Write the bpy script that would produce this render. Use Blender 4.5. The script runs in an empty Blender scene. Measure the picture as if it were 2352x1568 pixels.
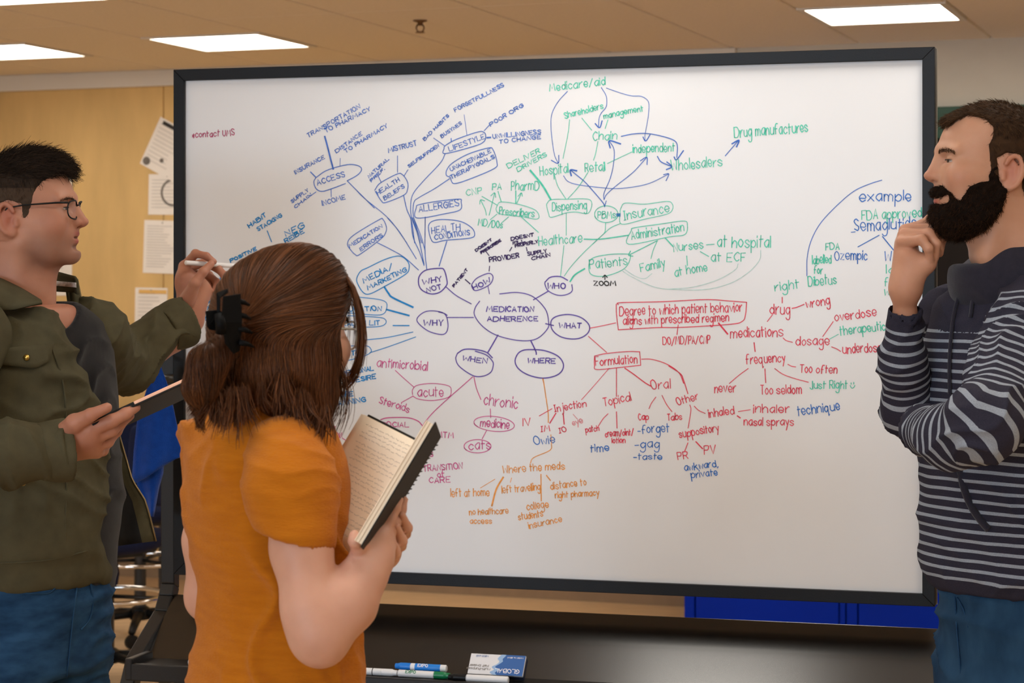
import bpy, bmesh, math, random
import numpy as np
from mathutils import Vector, Matrix

random.seed(4); RNG = np.random.default_rng(4)
scene = bpy.context.scene
COL = scene.collection

# ---------------------------------------------------------------- camera
F = 4900.0; CX = 1176.0; HZ = 642.0; CH = 1.55       # focal length, centre and horizon in pixels of the 2352x1568 frame, eye height
cam_d = bpy.data.cameras.new('camera'); cam = bpy.data.objects.new('camera', cam_d); COL.objects.link(cam)
cam.location = (0, 0, CH); cam.rotation_euler = (math.pi/2, 0, 0)
cam_d.sensor_width = 36; cam_d.lens = 36*F/2352; cam_d.shift_y = -(784-HZ)/2352
cam_d.clip_start = 0.05; cam_d.clip_end = 100
cam_d.dof.use_dof = True; cam_d.dof.focus_distance = 4.2; cam_d.dof.aperture_fstop = 9.0
scene.camera = cam

# ---------------------------------------------------------------- light
scene.view_settings.view_transform = 'Standard'; scene.view_settings.look = 'None'
scene.view_settings.exposure = 0.8; scene.view_settings.gamma = 1.0; scene.view_settings.use_curve_mapping = False
world = bpy.data.worlds.new('daylight'); scene.world = world; world.use_nodes = True
bg = world.node_tree.nodes['Background']; bg.inputs[0].default_value = (0.75, 0.86, 1.0, 1); bg.inputs[1].default_value = 1.0
LAMP = 6.0                                            # emission of the ceiling panels
LAMP_COL = (1.0, 0.94, 0.85)
ROT = -0.351                                          # the room is turned against the camera by this angle
CS, SN = math.cos(ROT), math.sin(ROT)
def st(s, t, z=0.0):                                  # room coordinates -> world
    return (CS*s - SN*t, SN*s + CS*t, z)
REAR, FAR, CEIL = -5.0, 9.8, 2.64
S0, S1 = -8.6, 5.0
WINDOWS = [(-4.6, -2.9), (-2.6, -0.9)]                # openings in the wall behind the viewer, mirrored as the cool glow in the whiteboard (along s)
WZ0, WZ1 = 0.95, 2.4
def window_light(loc, rz, w, power):
    d = bpy.data.lights.new('window_rear_offscreen', 'AREA'); d.shape = 'RECTANGLE'; d.size = w; d.size_y = WZ1-WZ0
    d.energy = power; d.color = (0.64, 0.81, 1.0)
    o = bpy.data.objects.new('window_rear_offscreen', d); COL.objects.link(o); o.location = loc; o.rotation_euler = (math.pi/2, 0, rz)
for a, b in WINDOWS: window_light(st((a+b)/2, REAR-0.06, (WZ0+WZ1)/2), ROT, b-a, 80)
scene.cycles.max_bounces = 8; scene.cycles.diffuse_bounces = 5; scene.cycles.glossy_bounces = 3; scene.cycles.transmission_bounces = 6
scene.cycles.use_adaptive_sampling = True; scene.cycles.adaptive_threshold = 0.03
scene.cycles.caustics_reflective = False; scene.cycles.caustics_refractive = False

# ---------------------------------------------------------------- helpers
def P(px, py, d):                                     # a point seen at a pixel of the photograph, at depth d metres
    return np.array(((px-CX)/F*d, d, CH-(py-HZ)/F*d))
def tag(o, label=None, cat=None, group=None, kind=None):
    if label: o['label'] = label
    if cat: o['category'] = cat
    if group: o['group'] = group
    if kind: o['kind'] = kind
    return o
def empty(name, loc=(0,0,0), rz=0.0):
    o = bpy.data.objects.new(name, None); COL.objects.link(o); o.location = loc; o.rotation_euler = (0,0,rz); o.empty_display_size = 0.1
    return o
def setparent(o, p):
    if p is not None:
        o.parent = p
        bpy.context.view_layer.update() if False else None
        o.matrix_parent_inverse = pmat(p).inverted()
def pmat(p):
    m = Matrix.Translation(p.location) @ p.rotation_euler.to_matrix().to_4x4()
    return m
class MB:                                             # collects shapes for ONE mesh
    def __init__(s): s.v = []; s.f = []; s.m = []
    def add(s, verts, faces, mi=0):
        n = len(s.v); s.v += [tuple(float(c) for c in v) for v in verts]
        s.f += [tuple(int(i)+n for i in f) for f in faces]; s.m += [mi]*len(faces); return s
    def box(s, lo, hi, mi=0, tf=None):
        x0,y0,z0 = lo; x1,y1,z1 = hi
        v = [(x0,y0,z0),(x1,y0,z0),(x1,y1,z0),(x0,y1,z0),(x0,y0,z1),(x1,y0,z1),(x1,y1,z1),(x0,y1,z1)]
        if tf: v = [tf(*p) for p in v]
        return s.add(v, [(0,3,2,1),(4,5,6,7),(0,1,5,4),(1,2,6,5),(2,3,7,6),(3,0,4,7)], mi)
    def hexa(s, a, b, mi=0):                          # two matching quads a (4 points), b (4 points)
        return s.add(list(a)+list(b), [(0,3,2,1),(4,5,6,7),(0,1,5,4),(1,2,6,5),(2,3,7,6),(3,0,4,7)], mi)
    def tube(s, pts, r, n=8, mi=0, cap=True, closed=False, flat=1.0):
        pts = np.asarray(pts, float); m = len(pts); r = np.broadcast_to(np.asarray(r, float), (m,))
        if closed: T = np.roll(pts,-1,0)-np.roll(pts,1,0)
        else: T = np.gradient(pts, axis=0)
        T /= np.linalg.norm(T, axis=1)[:,None]+1e-12
        u = np.cross(T[0], (0,0,1)); 
        if np.linalg.norm(u) < 1e-3: u = np.cross(T[0], (0,1,0))
        vs = []; 
        for i in range(m):
            u = u-T[i]*u.dot(T[i]); u /= np.linalg.norm(u)+1e-12; w = np.cross(T[i], u)
            for k in range(n):
                a = 2*math.pi*k/n; vs.append(pts[i]+r[i]*(math.cos(a)*u+flat*math.sin(a)*w))
        fs = []
        for i in range(m if closed else m-1):
            j = (i+1) % m
            for k in range(n): fs.append((i*n+k, i*n+(k+1)%n, j*n+(k+1)%n, j*n+k))
        if cap and not closed: fs += [tuple(range(n))[::-1], tuple((m-1)*n+k for k in range(n))]
        return s.add(vs, fs, mi)
    def lathe(s, prof, c=(0,0,0), n=20, mi=0, ax=None):   # prof: (radius, height)
        c = np.array(c, float); ax = np.array((0,0,1.) if ax is None else ax, float); ax /= np.linalg.norm(ax)
        u = np.cross(ax, (0,1,0.01)); u /= np.linalg.norm(u); w = np.cross(ax, u); vs = []; fs = []
        for r, h in prof:
            for k in range(n):
                a = 2*math.pi*k/n; vs.append(c+ax*h+r*(math.cos(a)*u+math.sin(a)*w))
        for i in range(len(prof)-1):
            for k in range(n): fs.append((i*n+k, i*n+(k+1)%n, (i+1)*n+(k+1)%n, (i+1)*n+k))
        fs += [tuple(range(n))[::-1], tuple((len(prof)-1)*n+k for k in range(n))]
        return s.add(vs, fs, mi)
    def sheet(s, rows, mi=0):                          # grid of points
        rows = [list(r) for r in rows]; n = len(rows[0]); vs = [p for r in rows for p in r]
        return s.add(vs, [(i*n+j, i*n+j+1, (i+1)*n+j+1, (i+1)*n+j) for i in range(len(rows)-1) for j in range(n-1)], mi)
    def build(s, name, mats, parent=None, smooth=False, bevel=0.0, seg=2, solid=0.0, autosm=False):
        me = bpy.data.meshes.new(name); me.from_pydata(s.v, [], s.f); me.update()
        mats = mats if isinstance(mats, (list, tuple)) else [mats]
        for m in mats: me.materials.append(m)
        if len(mats) > 1: me.polygons.foreach_set('material_index', s.m)
        bm = bmesh.new(); bm.from_mesh(me); 
        if not solid: bmesh.ops.recalc_face_normals(bm, faces=bm.faces)
        bm.to_mesh(me); bm.free()
        if smooth: me.polygons.foreach_set('use_smooth', [True]*len(me.polygons))
        o = bpy.data.objects.new(name, me); COL.objects.link(o)
        if solid:
            md = o.modifiers.new('thick', 'SOLIDIFY'); md.thickness = solid; md.offset = 0
        if bevel:
            md = o.modifiers.new('edge', 'BEVEL'); md.width = bevel; md.segments = seg; md.limit_method = 'ANGLE'; md.angle_limit = 0.6
        if parent is not None: setparent(o, parent)
        return o
def fast(name, V, Q, mats, parent=None, attrs=None, smooth=True, matidx=None):
    """mesh object from numpy arrays of vertices and quads (or triangles)"""
    V = np.ascontiguousarray(V, np.float32); Q = np.ascontiguousarray(Q, np.int32); k = Q.shape[1]
    me = bpy.data.meshes.new(name); me.vertices.add(len(V)); me.vertices.foreach_set('co', V.ravel())
    me.loops.add(Q.size); me.loops.foreach_set('vertex_index', Q.ravel())
    me.polygons.add(len(Q)); me.polygons.foreach_set('loop_start', np.arange(0, Q.size, k, dtype=np.int32))
    me.polygons.foreach_set('loop_total', np.full(len(Q), k, np.int32))
    for m in (mats if isinstance(mats, (list, tuple)) else [mats]): me.materials.append(m)
    if matidx is not None: me.polygons.foreach_set('material_index', np.asarray(matidx, np.int32))
    me.update(calc_edges=True); me.validate()
    if smooth: me.polygons.foreach_set('use_smooth', np.ones(len(me.polygons), bool))
    for an, arr in (attrs or {}).items():
        a = me.attributes.new(an, 'FLOAT', 'POINT'); a.data.foreach_set('value', np.ascontiguousarray(arr, np.float32))
    o = bpy.data.objects.new(name, me); COL.objects.link(o)
    if parent is not None: setparent(o, parent)
    return o
def lin(c):                                           # sRGB 0-255 -> linear
    out = []
    for v in c[:3]:
        v /= 255.0; out.append(v/12.92 if v <= 0.04045 else ((v+0.055)/1.055)**2.4)
    return (*out, 1.0)
def mat(name, col, rough=0.6, spec=0.5, metal=0.0, var=0.0, vscale=20.0, vstretch=(1,1,1), bump=0.0, bscale=200.0, bstretch=(1,1,1),
        emit=None, estr=0.0, sub=0.0, subr=(1.0,0.35,0.2), subs=0.01, coat=0.0, trans=0.0, ior=1.45, col2=None, attr=None, sheen=0.0, aniso=0.0, wave=None):
    m = bpy.data.materials.new(name); m.use_nodes = True; nt = m.node_tree; b = nt.nodes['Principled BSDF']; L = nt.links
    c = lin(col); b.inputs['Base Color'].default_value = c
    b.inputs['Roughness'].default_value = rough; b.inputs['Specular IOR Level'].default_value = spec; b.inputs['Metallic'].default_value = metal
    b.inputs['IOR'].default_value = ior
    if coat: b.inputs['Coat Weight'].default_value = coat; b.inputs['Coat Roughness'].default_value = 0.15
    if trans: b.inputs['Transmission Weight'].default_value = trans
    if sheen: b.inputs['Sheen Weight'].default_value = sheen; b.inputs['Sheen Roughness'].default_value = 0.5
    if sub:
        b.inputs['Subsurface Weight'].default_value = sub; b.inputs['Subsurface Radius'].default_value = subr; b.inputs['Subsurface Scale'].default_value = subs
    if emit: b.inputs['Emission Color'].default_value = (*emit, 1); b.inputs['Emission Strength'].default_value = estr
    tc = nt.nodes.new('ShaderNodeTexCoord')
    def mapped(stretch):
        mp = nt.nodes.new('ShaderNodeMapping'); mp.inputs['Scale'].default_value = stretch; L.new(tc.outputs['Object'], mp.inputs[0]); return mp.outputs[0]
    fac = None
    if attr:
        a = nt.nodes.new('ShaderNodeAttribute'); a.attribute_name = attr; fac = a.outputs['Fac']
    elif var or col2:
        n = nt.nodes.new('ShaderNodeTexNoise'); n.inputs['Scale'].default_value = vscale; n.inputs['Detail'].default_value = 4
        L.new(mapped(vstretch), n.inputs['Vector']); fac = n.outputs['Fac']
    if fac is not None:
        r = nt.nodes.new('ShaderNodeValToRGB'); lo, hi = (0.3, 0.7) if not attr else (0.0, 1.0)
        r.color_ramp.elements[0].position = lo; r.color_ramp.elements[1].position = hi
        c2 = lin(col2) if col2 else None
        if c2 is None:
            r.color_ramp.elements[0].color = (*[v*(1-var) for v in c[:3]], 1); r.color_ramp.elements[1].color = (*[min(1, v*(1+var)) for v in c[:3]], 1)
        else: r.color_ramp.elements[0].color = c; r.color_ramp.elements[1].color = c2
        L.new(fac, r.inputs[0]); L.new(r.outputs[0], b.inputs['Base Color'])
    if bump:
        n = nt.nodes.new('ShaderNodeTexNoise'); n.inputs['Scale'].default_value = bscale; n.inputs['Detail'].default_value = 3
        L.new(mapped(bstretch), n.inputs['Vector'])
        bp = nt.nodes.new('ShaderNodeBump'); bp.inputs['Strength'].default_value = bump; bp.inputs['Distance'].default_value = 0.004
        L.new(n.outputs['Fac'], bp.inputs['Height']); L.new(bp.outputs[0], b.inputs['Normal'])
    return m
def emat(name, col, s):
    m = bpy.data.materials.new(name); m.use_nodes = True; nt = m.node_tree; nt.nodes.clear()
    e = nt.nodes.new('ShaderNodeEmission'); e.inputs[0].default_value = (*col, 1); e.inputs[1].default_value = s
    o = nt.nodes.new('ShaderNodeOutputMaterial'); nt.links.new(e.outputs[0], o.inputs[0]); return m

M = {}
M['ceil'] = mat('ceiling_tile', (236,226,212), 0.9, 0.2, var=0.03, vscale=60, bump=0.25, bscale=300)
M['white_metal'] = mat('white_painted_metal', (222,216,206), 0.4)
M['lamp'] = emat('lamp_diffuser', LAMP_COL, LAMP)
M['plaster'] = mat('pale_plaster', (202,197,186), 0.85, 0.2, var=0.02, vscale=8, bump=0.1, bscale=150)
M['tan'] = mat('tan_wall_panel', (214,178,118), 0.75, 0.25, var=0.10, vscale=3.0, vstretch=(2.5,2.5,0.6), bump=0.06, bscale=250)
M['floor'] = mat('tan_floor', (206,176,138), 0.55, 0.35, var=0.10, vscale=6, vstretch=(1,6,1), bump=0.05, bscale=80)
M['base'] = mat('brown_baseboard', (146,120,92), 0.6, var=0.06)
M['green'] = mat('dark_green_board', (22,66,46), 0.5, var=0.15, vscale=3)
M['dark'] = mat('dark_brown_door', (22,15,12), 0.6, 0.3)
M['blue_metal'] = mat('blue_painted_metal', (0,42,172), 0.42, 0.12, var=0.04, vscale=3)
M['paper'] = mat('white_paper', (238,230,220), 0.8, 0.2, var=0.02, vscale=10)
M['print'] = mat('grey_print', (120,112,104), 0.8)
M['print_pale'] = mat('pale_print', (196,188,178), 0.8)
M['print_dark'] = mat('dark_print', (52,48,46), 0.8)
M['print_orange'] = mat('orange_print', (226,180,104), 0.8)
M['black_frame'] = mat('black_frame', (17,18,21), 0.40, 0.25, var=0.06, vscale=30, bump=0.08, bscale=400)
M['black_metal'] = mat('black_metal', (20,19,20), 0.38, 0.5, var=0.10, vscale=25, bump=0.06, bscale=300)
M['black_plastic'] = mat('black_plastic', (12,12,13), 0.45, 0.3)
M['gloss_black'] = mat('gloss_black_panel', (18,15,13), 0.24, 1.0, var=0.1, vscale=12)
M['steel'] = mat('steel_edge', (170,165,155), 0.3, metal=1.0)
M['chrome'] = mat('chrome', (215,210,205), 0.12, metal=1.0)
M['navy_fabric'] = mat('navy_fabric', (24,30,58), 0.85, 0.2, var=0.15, vscale=120, bump=0.3, bscale=600)
M['dark_grey'] = mat('dark_grey_plastic', (40,38,38), 0.45)
M['blue_cloth'] = mat('blue_microfibre', (14,66,158), 0.95, 0.1, var=0.12, vscale=60, bump=0.6, bscale=500, sheen=0.2)
M['yellow'] = mat('yellow_plastic', (236,206,40), 0.5)
M['table'] = mat('tan_table', (176,140,92), 0.5, var=0.08, vscale=10)

# ---------------------------------------------------------------- the room
def slab(name, s0, s1, t0, t1, z0, z1, m, parent=None, bevel=0.0):
    o = MB().box((s0,t0,z0),(s1,t1,z1), tf=st).build(name, m, parent, bevel=bevel); return o
def struct(o): o['kind'] = 'structure'; return o
struct(slab('floor', S0-0.2, S1+0.2, REAR-0.2, FAR+0.2, -0.1, 0.0, M['floor']))
ceiling = struct(slab('ceiling', S0-0.2, S1+0.2, REAR-0.2, FAR+0.2, CEIL+0.012, CEIL+0.12, M['ceil']))
wall_far = struct(slab('wall_back', S0-0.2, S1+0.2, FAR, FAR+0.2, 0, CEIL+0.012, M['plaster']))
struct(slab('wall_left', S0-0.2, S0, REAR, FAR, 0, CEIL+0.012, M['plaster']))
struct(slab('wall_right', S1, S1+0.2, REAR, FAR, 0, CEIL+0.012, M['plaster']))
mb = MB()
edges = [S0-0.2] + [e for w in WINDOWS for e in w] + [S1+0.2]
for i in range(0, len(edges), 2): mb.box((edges[i],REAR-0.2,0),(edges[i+1],REAR,CEIL+0.012), tf=st)
for a, b in WINDOWS:
    mb.box((a,REAR-0.2,0),(b,REAR,0.95), tf=st); mb.box((a,REAR-0.2,2.4),(b,REAR,CEIL+0.012), tf=st)
struct(mb.build('wall_front', M['plaster']))
for i, (a, b) in enumerate(WINDOWS):
    mb = MB()
    for lo, hi in (((a,.95),(a+.05,2.4)),((b-.05,.95),(b,2.4)),((a,.95),(b,1.0)),((a,2.35),(b,2.4)),(((a+b)/2-.02,.95),((a+b)/2+.02,2.4))):
        mb.box((lo[0],REAR-.04,lo[1]),(hi[0],REAR+.02,hi[1]), tf=st)
    struct(mb.build('window_%d' % (i+1), M['white_metal']))
# ceiling tiles (0.6 m wide, laid in rows towards the back wall), leaving the lamp openings
TW = 0.6; G0 = -1.28
LROWS = [8.45, 6.65, 4.15, 2.35, -0.15]
LCOLS = [G0-8*TW, G0-6*TW, G0-TW, G0+TW, G0+6*TW, G0+8*TW]
LCOLS = [c for c in LCOLS if c+TW < S1]
tile_me = {}
def tile(s0, s1, t0, t1):
    key = (round(s1-s0,3), round(t1-t0,3))
    if key not in tile_me:
        b = MB(); w, l = key; e = 0.004; c = 0.006
        b.v = []; b.hexa([(e,e,.012),(w-e,e,.012),(w-e,l,.012),(e,l,.012)], [(e+c,e+c,0),(w-e-c,e+c,0),(w-e-c,l,0),(e+c,l,0)])
        o = b.build('ceiling_tile', M['ceil']); tile_me[key] = o.data
    else:
        o = bpy.data.objects.new('ceiling_tile', tile_me[key]); COL.objects.link(o)
    o.location = st(s0, t0, CEIL); o.rotation_euler = (0,0,ROT); o.parent = ceiling
k0 = int(math.floor((S0-G0)/TW)); k1 = int(math.ceil((S1-G0)/TW))
for k in range(k0, k1):
    a = max(S0, G0+k*TW); b = min(S1, G0+(k+1)*TW)
    cuts = [REAR]
    lit = any(abs(a-c) < 0.01 for c in LCOLS)
    spans = []; cur = REAR
    if lit:
        for r in sorted(LROWS):
            if r > cur: spans.append((cur, r))
            cur = r+0.6
    spans.append((cur, FAR))
    for lo, hi in spans:
        n = max(1, int(round((hi-lo)/1.8)))
        for i in range(n): tile(a, b, lo+(hi-lo)*i/n, lo+(hi-lo)*(i+1)/n)
lamp0 = None
for r in LROWS:
    for c in LCOLS:
        seen = False
        for ds in (0, TW/2, TW):
            for dt in (0, .3, .6):
                q = st(c+ds, r+dt, CEIL)
                if q[1] > .5 and 0 <= CX+F*q[0]/q[1] <= 2352 and 0 <= HZ-F*(CEIL-CH)/q[1] <= 1568: seen = True
        off = '' if seen else '_offscreen'
        root = empty('ceiling_light'+off, st(c+TW/2, r+0.3, CEIL), ROT)
        own = {(8.45,-4.88):'square ceiling light above the left end of the whiteboard', (8.45,-1.88):'square ceiling light above the right end of the whiteboard', (8.45,-6.08):'square ceiling light close to the tan wall above the pinned sheets', (6.65,-4.88):'square ceiling light above the man in olive, one row away from the tan wall'}
        tag(root, own.get((round(r,2), round(c,2)), 'square white light panel in the tiled ceiling away from the whiteboard'), 'ceiling light', 'square ceiling lights')
        if lamp0 is None:
            f = MB()
            for lo, hi in (((-.298,-.298),(.298,-.27)),((-.298,.27),(.298,.298)),((-.298,-.27),(-.27,.27)),((.27,-.27),(.298,.27))):
                f.box((lo[0],lo[1],-.006),(hi[0],hi[1],.02))
            f = f.build('frame', M['white_metal']); d = MB().box((-.272,-.272,.0),(.272,.272,.011)).build('diffuser'+off, M['lamp'])
            lamp0 = (f.data, d.data); f.parent = root; d.parent = root
        else:
            for nm, me in zip(('frame','diffuser'+off), lamp0):
                o = bpy.data.objects.new(nm, me); COL.objects.link(o); o.parent = root
# sprinkler
q = P(965, 46, 8.97); q[2] = CEIL
sp = empty('fire_sprinkler', tuple(q)); tag(sp, 'small brown metal fire sprinkler head under the ceiling tiles', 'sprinkler')
M['brass'] = mat('aged_brass', (120,92,66), 0.4, metal=0.8)
MB().lathe([(.03,0),(.03,-.004),(.012,-.01),(.011,-.022)], q, 16).build('collar', M['brass'], sp, smooth=True)
b = MB()
for sx in (-1,1): b.tube([q+(sx*.011,0,-.018), q+(sx*.017,0,-.032), q+(sx*.012,0,-.046), q+(0,0,-.05)], .0035, 6)
b.build('yoke_arms', M['brass'], sp, smooth=True)
MB().lathe([(.004,-.048),(.02,-.05),(.02,-.053),(.004,-.055)], q, 16).build('deflector', M['brass'], sp)
# tan wall panels on the left of the back wall, plaster above
for i in range(4):
    a = -8.55+i*1.52
    slab('wall_panel', a+.002, a+1.518, FAR-0.018, FAR, 0.1, CEIL-0.085, M['tan'], wall_far, bevel=0.003)
struct(slab('trim_1', S0, -2.46, FAR-0.03, FAR, CEIL-0.085, CEIL, M['white_metal'], None, bevel=0.004))
struct(slab('baseboard_back', S0, S1, FAR-0.022, FAR, 0, 0.1, M['base']))
# dark green board above a dark doorway, right part of the back wall
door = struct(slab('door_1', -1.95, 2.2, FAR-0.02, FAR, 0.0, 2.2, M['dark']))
slab('green_header', -1.95, 2.2, FAR-0.035, FAR, 2.19, 2.335, M['green'], door, bevel=0.004)
slab('door_jamb', -1.99, -1.95, FAR-0.04, FAR, 0.0, 2.335, M['green'], door)

# ---------------------------------------------------------------- mobile whiteboard
WBL = P(426.5, HZ, 1.2*F/1107); WBR = P(2119.5, HZ, 1.2*F/1224)
bu = (WBR-WBL); BW = float(np.linalg.norm(bu)); bu /= BW
bn = np.array((bu[1], -bu[0], 0.0)); bn = bn if bn[1] < 0 else -bn     # normal towards the viewer
BZ1 = CH+(HZ-162)*WBL[1]/F - 0.0 + 0.0
BZ1 = P(428, 186, WBL[1])[2]; BZ0 = P(425, 1293, WBL[1])[2]; BH = BZ1-BZ0
def B(u, v, w=0.0):                                    # board coordinates: u along, v height, w towards the viewer
    return tuple(WBL+bu*u+bn*w+np.array((0,0,BZ0-CH+v)))
# WBL carries z = CH
def bpx(px, py, w=0.0):                                # where the line of sight through a pixel meets the board
    d = np.array(((px-CX)/F, 1.0, -(py-HZ)/F)); o = WBL+bn*w
    k = (bn.dot(o-np.array((0,0,CH))))/bn.dot(d); q = np.array((0,0,CH))+d*k-WBL
    return float(q.dot(bu)), float(q[2]+CH-BZ0)
board = empty('mobile_whiteboard', B(BW/2, -BZ0, -0.05), math.atan2(bu[1], bu[0]))
tag(board, 'large mobile whiteboard in a black frame covered with a coloured handwritten mind map', 'whiteboard')
m = mat('whiteboard_enamel', (226,228,232), 0.33, 0.5, var=0.03, vscale=1.6)
M['enamel'] = m
surface = MB().box((0,0,-.012),(BW,BH,0), tf=lambda u,v,w: B(u,v,w)).build('writing_surface', m, board)
FR = 0.028
for nm, (u0,u1,v0,v1) in (('top',(-FR,BW+FR,BH,BH+FR)),('bot',(-FR,BW+FR,-FR,0)),('l',(-FR,0,0,BH)),('r',(BW,BW+FR,0,BH))):
    if nm in 'topbot':
        a = [B(u0,v0 if nm=='bot' else v1,-.03),B(u1,v0 if nm=='bot' else v1,-.03),B(u1-FR,v1 if nm=='bot' else v0,-.03),B(u0+FR,v1 if nm=='bot' else v0,-.03)]
        b = [B(u0,v0 if nm=='bot' else v1,.012),B(u1,v0 if nm=='bot' else v1,.012),B(u1-FR,v1 if nm=='bot' else v0,.012),B(u0+FR,v1 if nm=='bot' else v0,.012)]
    else:
        ua, ub = (u0,u1) if nm == 'l' else (u1,u0)
        a = [B(ua,v0-FR,-.03),B(ub,v0,-.03),B(ub,v1,-.03),B(ua,v1+FR,-.03)]
        b = [B(ua,v0-FR,.012),B(ub,v0,.012),B(ub,v1,.012),B(ua,v1+FR,.012)]
    MB().hexa(a, b).build('frame_rail', M['black_frame'], board, bevel=0.0012)
MB().box((BW+FR,-FR,-.03),(BW+FR+.002,BH+FR,-.026), tf=lambda u,v,w: B(u,v,w)).build('edge_trim', M['steel'], board)
MB().box((-FR+.001,-FR+.001,-.034),(BW+FR-.001,BH+FR-.001,-.0125), tf=lambda u,v,w: B(u,v,w)).build('backing_panel', M['black_frame'], board)
# stand: side posts behind the board, bent forward below it, a slanted glossy panel and a pen tray between them
PT = 0.745-BZ0                                         # bend height
TR = 0.60-BZ0
for side, uu in ((0,-0.078),(1,BW+0.078)):
    path = [B(uu,1.38-BZ0,-.075), B(uu,PT+.03,-.075), B(uu,PT,-.06), B(uu,PT-.04,-.03), B(uu,.62-BZ0,.12), B(uu,.30-BZ0,.30), B(uu,.14-BZ0,.36)]
    rows = []
    pth = [np.array(p) for p in path]
    w2 = bu*0.019
    mbp = MB()
    for i in range(len(pth)-1):
        T = pth[i+1]-pth[i]; T /= np.linalg.norm(T); N = np.cross(T, bu); N /= np.linalg.norm(N); N *= 0.0175
        T2 = pth[min(i+2,len(pth)-1)]-pth[i+1]; 
        N2 = N if np.linalg.norm(T2) < 1e-6 else np.cross(T2/np.linalg.norm(T2), bu)*0.0175
        if i == 0: prevN = N
        mbp.hexa([pth[i]-w2-prevN, pth[i]+w2-prevN, pth[i]+w2+prevN, pth[i]-w2+prevN], [pth[i+1]-w2-N2, pth[i+1]+w2-N2, pth[i+1]+w2+N2, pth[i+1]-w2+N2])
        prevN = N2
    mbp.build('side_post', M['black_metal'], board, bevel=0.003)
    MB().tube([B(uu,1.30-BZ0,-.05), B(uu+(0.06 if side == 0 else -0.06),1.30-BZ0,-.02)], .012, 12).build('pivot_bar', M['black_metal'], board, smooth=True)
    foot = MB().box((uu-.02,0.085-BZ0,-.38),(uu+.02,.125-BZ0,.42), tf=lambda u,v,w: B(u,v,w)).build('foot', M['black_metal'], board, bevel=0.004)
    MB().box((uu-.018,0.12-BZ0,.32),(uu+.018,.16-BZ0,.38), tf=lambda u,v,w: B(u,v,w)).build('foot_socket', M['black_metal'], board, bevel=0.004)
    for w in (-.33,.36):
        c = np.array(B(uu,.042-BZ0,w)); MB().lathe([(.02,-.014),(.041,-.011),(.041,.011),(.02,.014)], c, 18, ax=bu).build('caster', M['black_plastic'], board, smooth=False)
MB().hexa([B(-.06,PT+.012,-.06),B(BW+.06,PT+.012,-.06),B(BW+.06,.600-BZ0,.13),B(-.06,.600-BZ0,.13)],
          [B(-.06,PT-.006,-.07),B(BW+.06,PT-.006,-.07),B(BW+.06,.582-BZ0,.12),B(-.06,.582-BZ0,.12)]).build('slanted_panel', M['gloss_black'], board, bevel=0.002)
tz = 0.625-BZ0
mb = MB()                                              # tray: floor, front lip
mb.box((-.05,tz-.006,.105),(BW+.05,tz,.215), tf=lambda u,v,w: B(u,v,w))
mb.build('tray_shelf', M['black_metal'], board, bevel=0.001)
MB().box((-.055,tz-.035,.21),(BW+.055,tz+.006,.225), tf=lambda u,v,w: B(u,v,w)).build('tray_lip', M['black_metal'], board, bevel=0.003)
for uu in (-.055, BW+.035): MB().box((uu,tz-.035,.11),(uu+.02,tz+.018,.226), tf=lambda u,v,w: B(u,v,w)).build('tray_end', M['black_metal'], board, bevel=0.004)

# ---------------------------------------------------------------- handwriting: a single-stroke alphabet (x 0-6, y: 0 descender, 3 baseline, 7 x-height, 9 capital)
GL = {'A':"03 29 43|15 35",'B':"03 09|~09 39 48 37 06|~06 37 55 33 03",'C':"~48 29 07 05 23 44",'D':"03 09|~09 39 57 55 33 03",'E':"49 09 03 43|06 36",
'F':"49 09 03|06 36",'G':"~48 29 07 05 23 44 46|46 26",'H':"03 09|43 49|06 46",'I':"13 19",'J':"39 34|~35 33 13 04",'K':"03 09|49 05|16 43",'L':"09 03 43",
'M':"03 19 35 59 63",'N':"03 09 43 49",'O':"~29 08 05 23 44 47 29",'P':"03 09|~09 39 48 36 06",'Q':"~29 08 05 23 44 47 29|24 52",'R':"03 09|~09 39 48 36 06|26 43",
'S':"~48 29 08 26 45 33 04",'T':"09 49|29 23",'U':"~09 05 23 45 49",'V':"09 23 49",'W':"09 13 37 53 69",'X':"09 43|03 49",'Y':"09 26 49|26 23",'Z':"09 49 03 43",
'a':"~47 27 05 23 45|47 43",'b':"09 03|~05 27 46 44 23 04",'c':"~46 27 05 23 44",'d':"~45 27 05 23 45|49 43",'e':"~05 45 37 17 05 23 44",'f':"~49 29 17 13|06 36",
'g':"~46 27 05 23 45|~47 42 30 10 01",'h':"09 03|~05 27 46 43",'i':"13 17|18 19",'j':"27 22|~22 10 00|28 29",'k':"09 03|37 05|16 43",'l':"19 13",
'm':"07 03|~05 17 36 33|~35 47 66 63",'n':"07 03|~05 27 46 43",'o':"~27 05 23 45 27",'p':"07 00|~05 27 46 44 23 04",'q':"~46 27 05 23 45|47 40 51",'r':"07 03|~05 27 37",
's':"~46 27 06 25 44 23 04",'t':"19 13|07 37",'u':"~07 04 23 44|47 43",'v':"07 23 47",'w':"07 13 26 43 57",'x':"07 43|03 47",'y':"07 24|47 10",'z':"07 47 03 43",
'/':"02 49",'-':"05 35",'.':"13 14",',':"13 02","'":"19 17",'*':"04 36|06 34|27 23",'!':"29 25|23 24",'^':"23 29|19 39|13 33",'1':"07 29 23",'8':"~26 08 29 48 26 04 23 44 26",
'0':"~29 08 05 23 44 47 29",'4':"39 05 45|33 37",'5':"49 09 06|~06 36 45 33 04",'6':"~39 17 04 23 44 35 05"}
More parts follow.
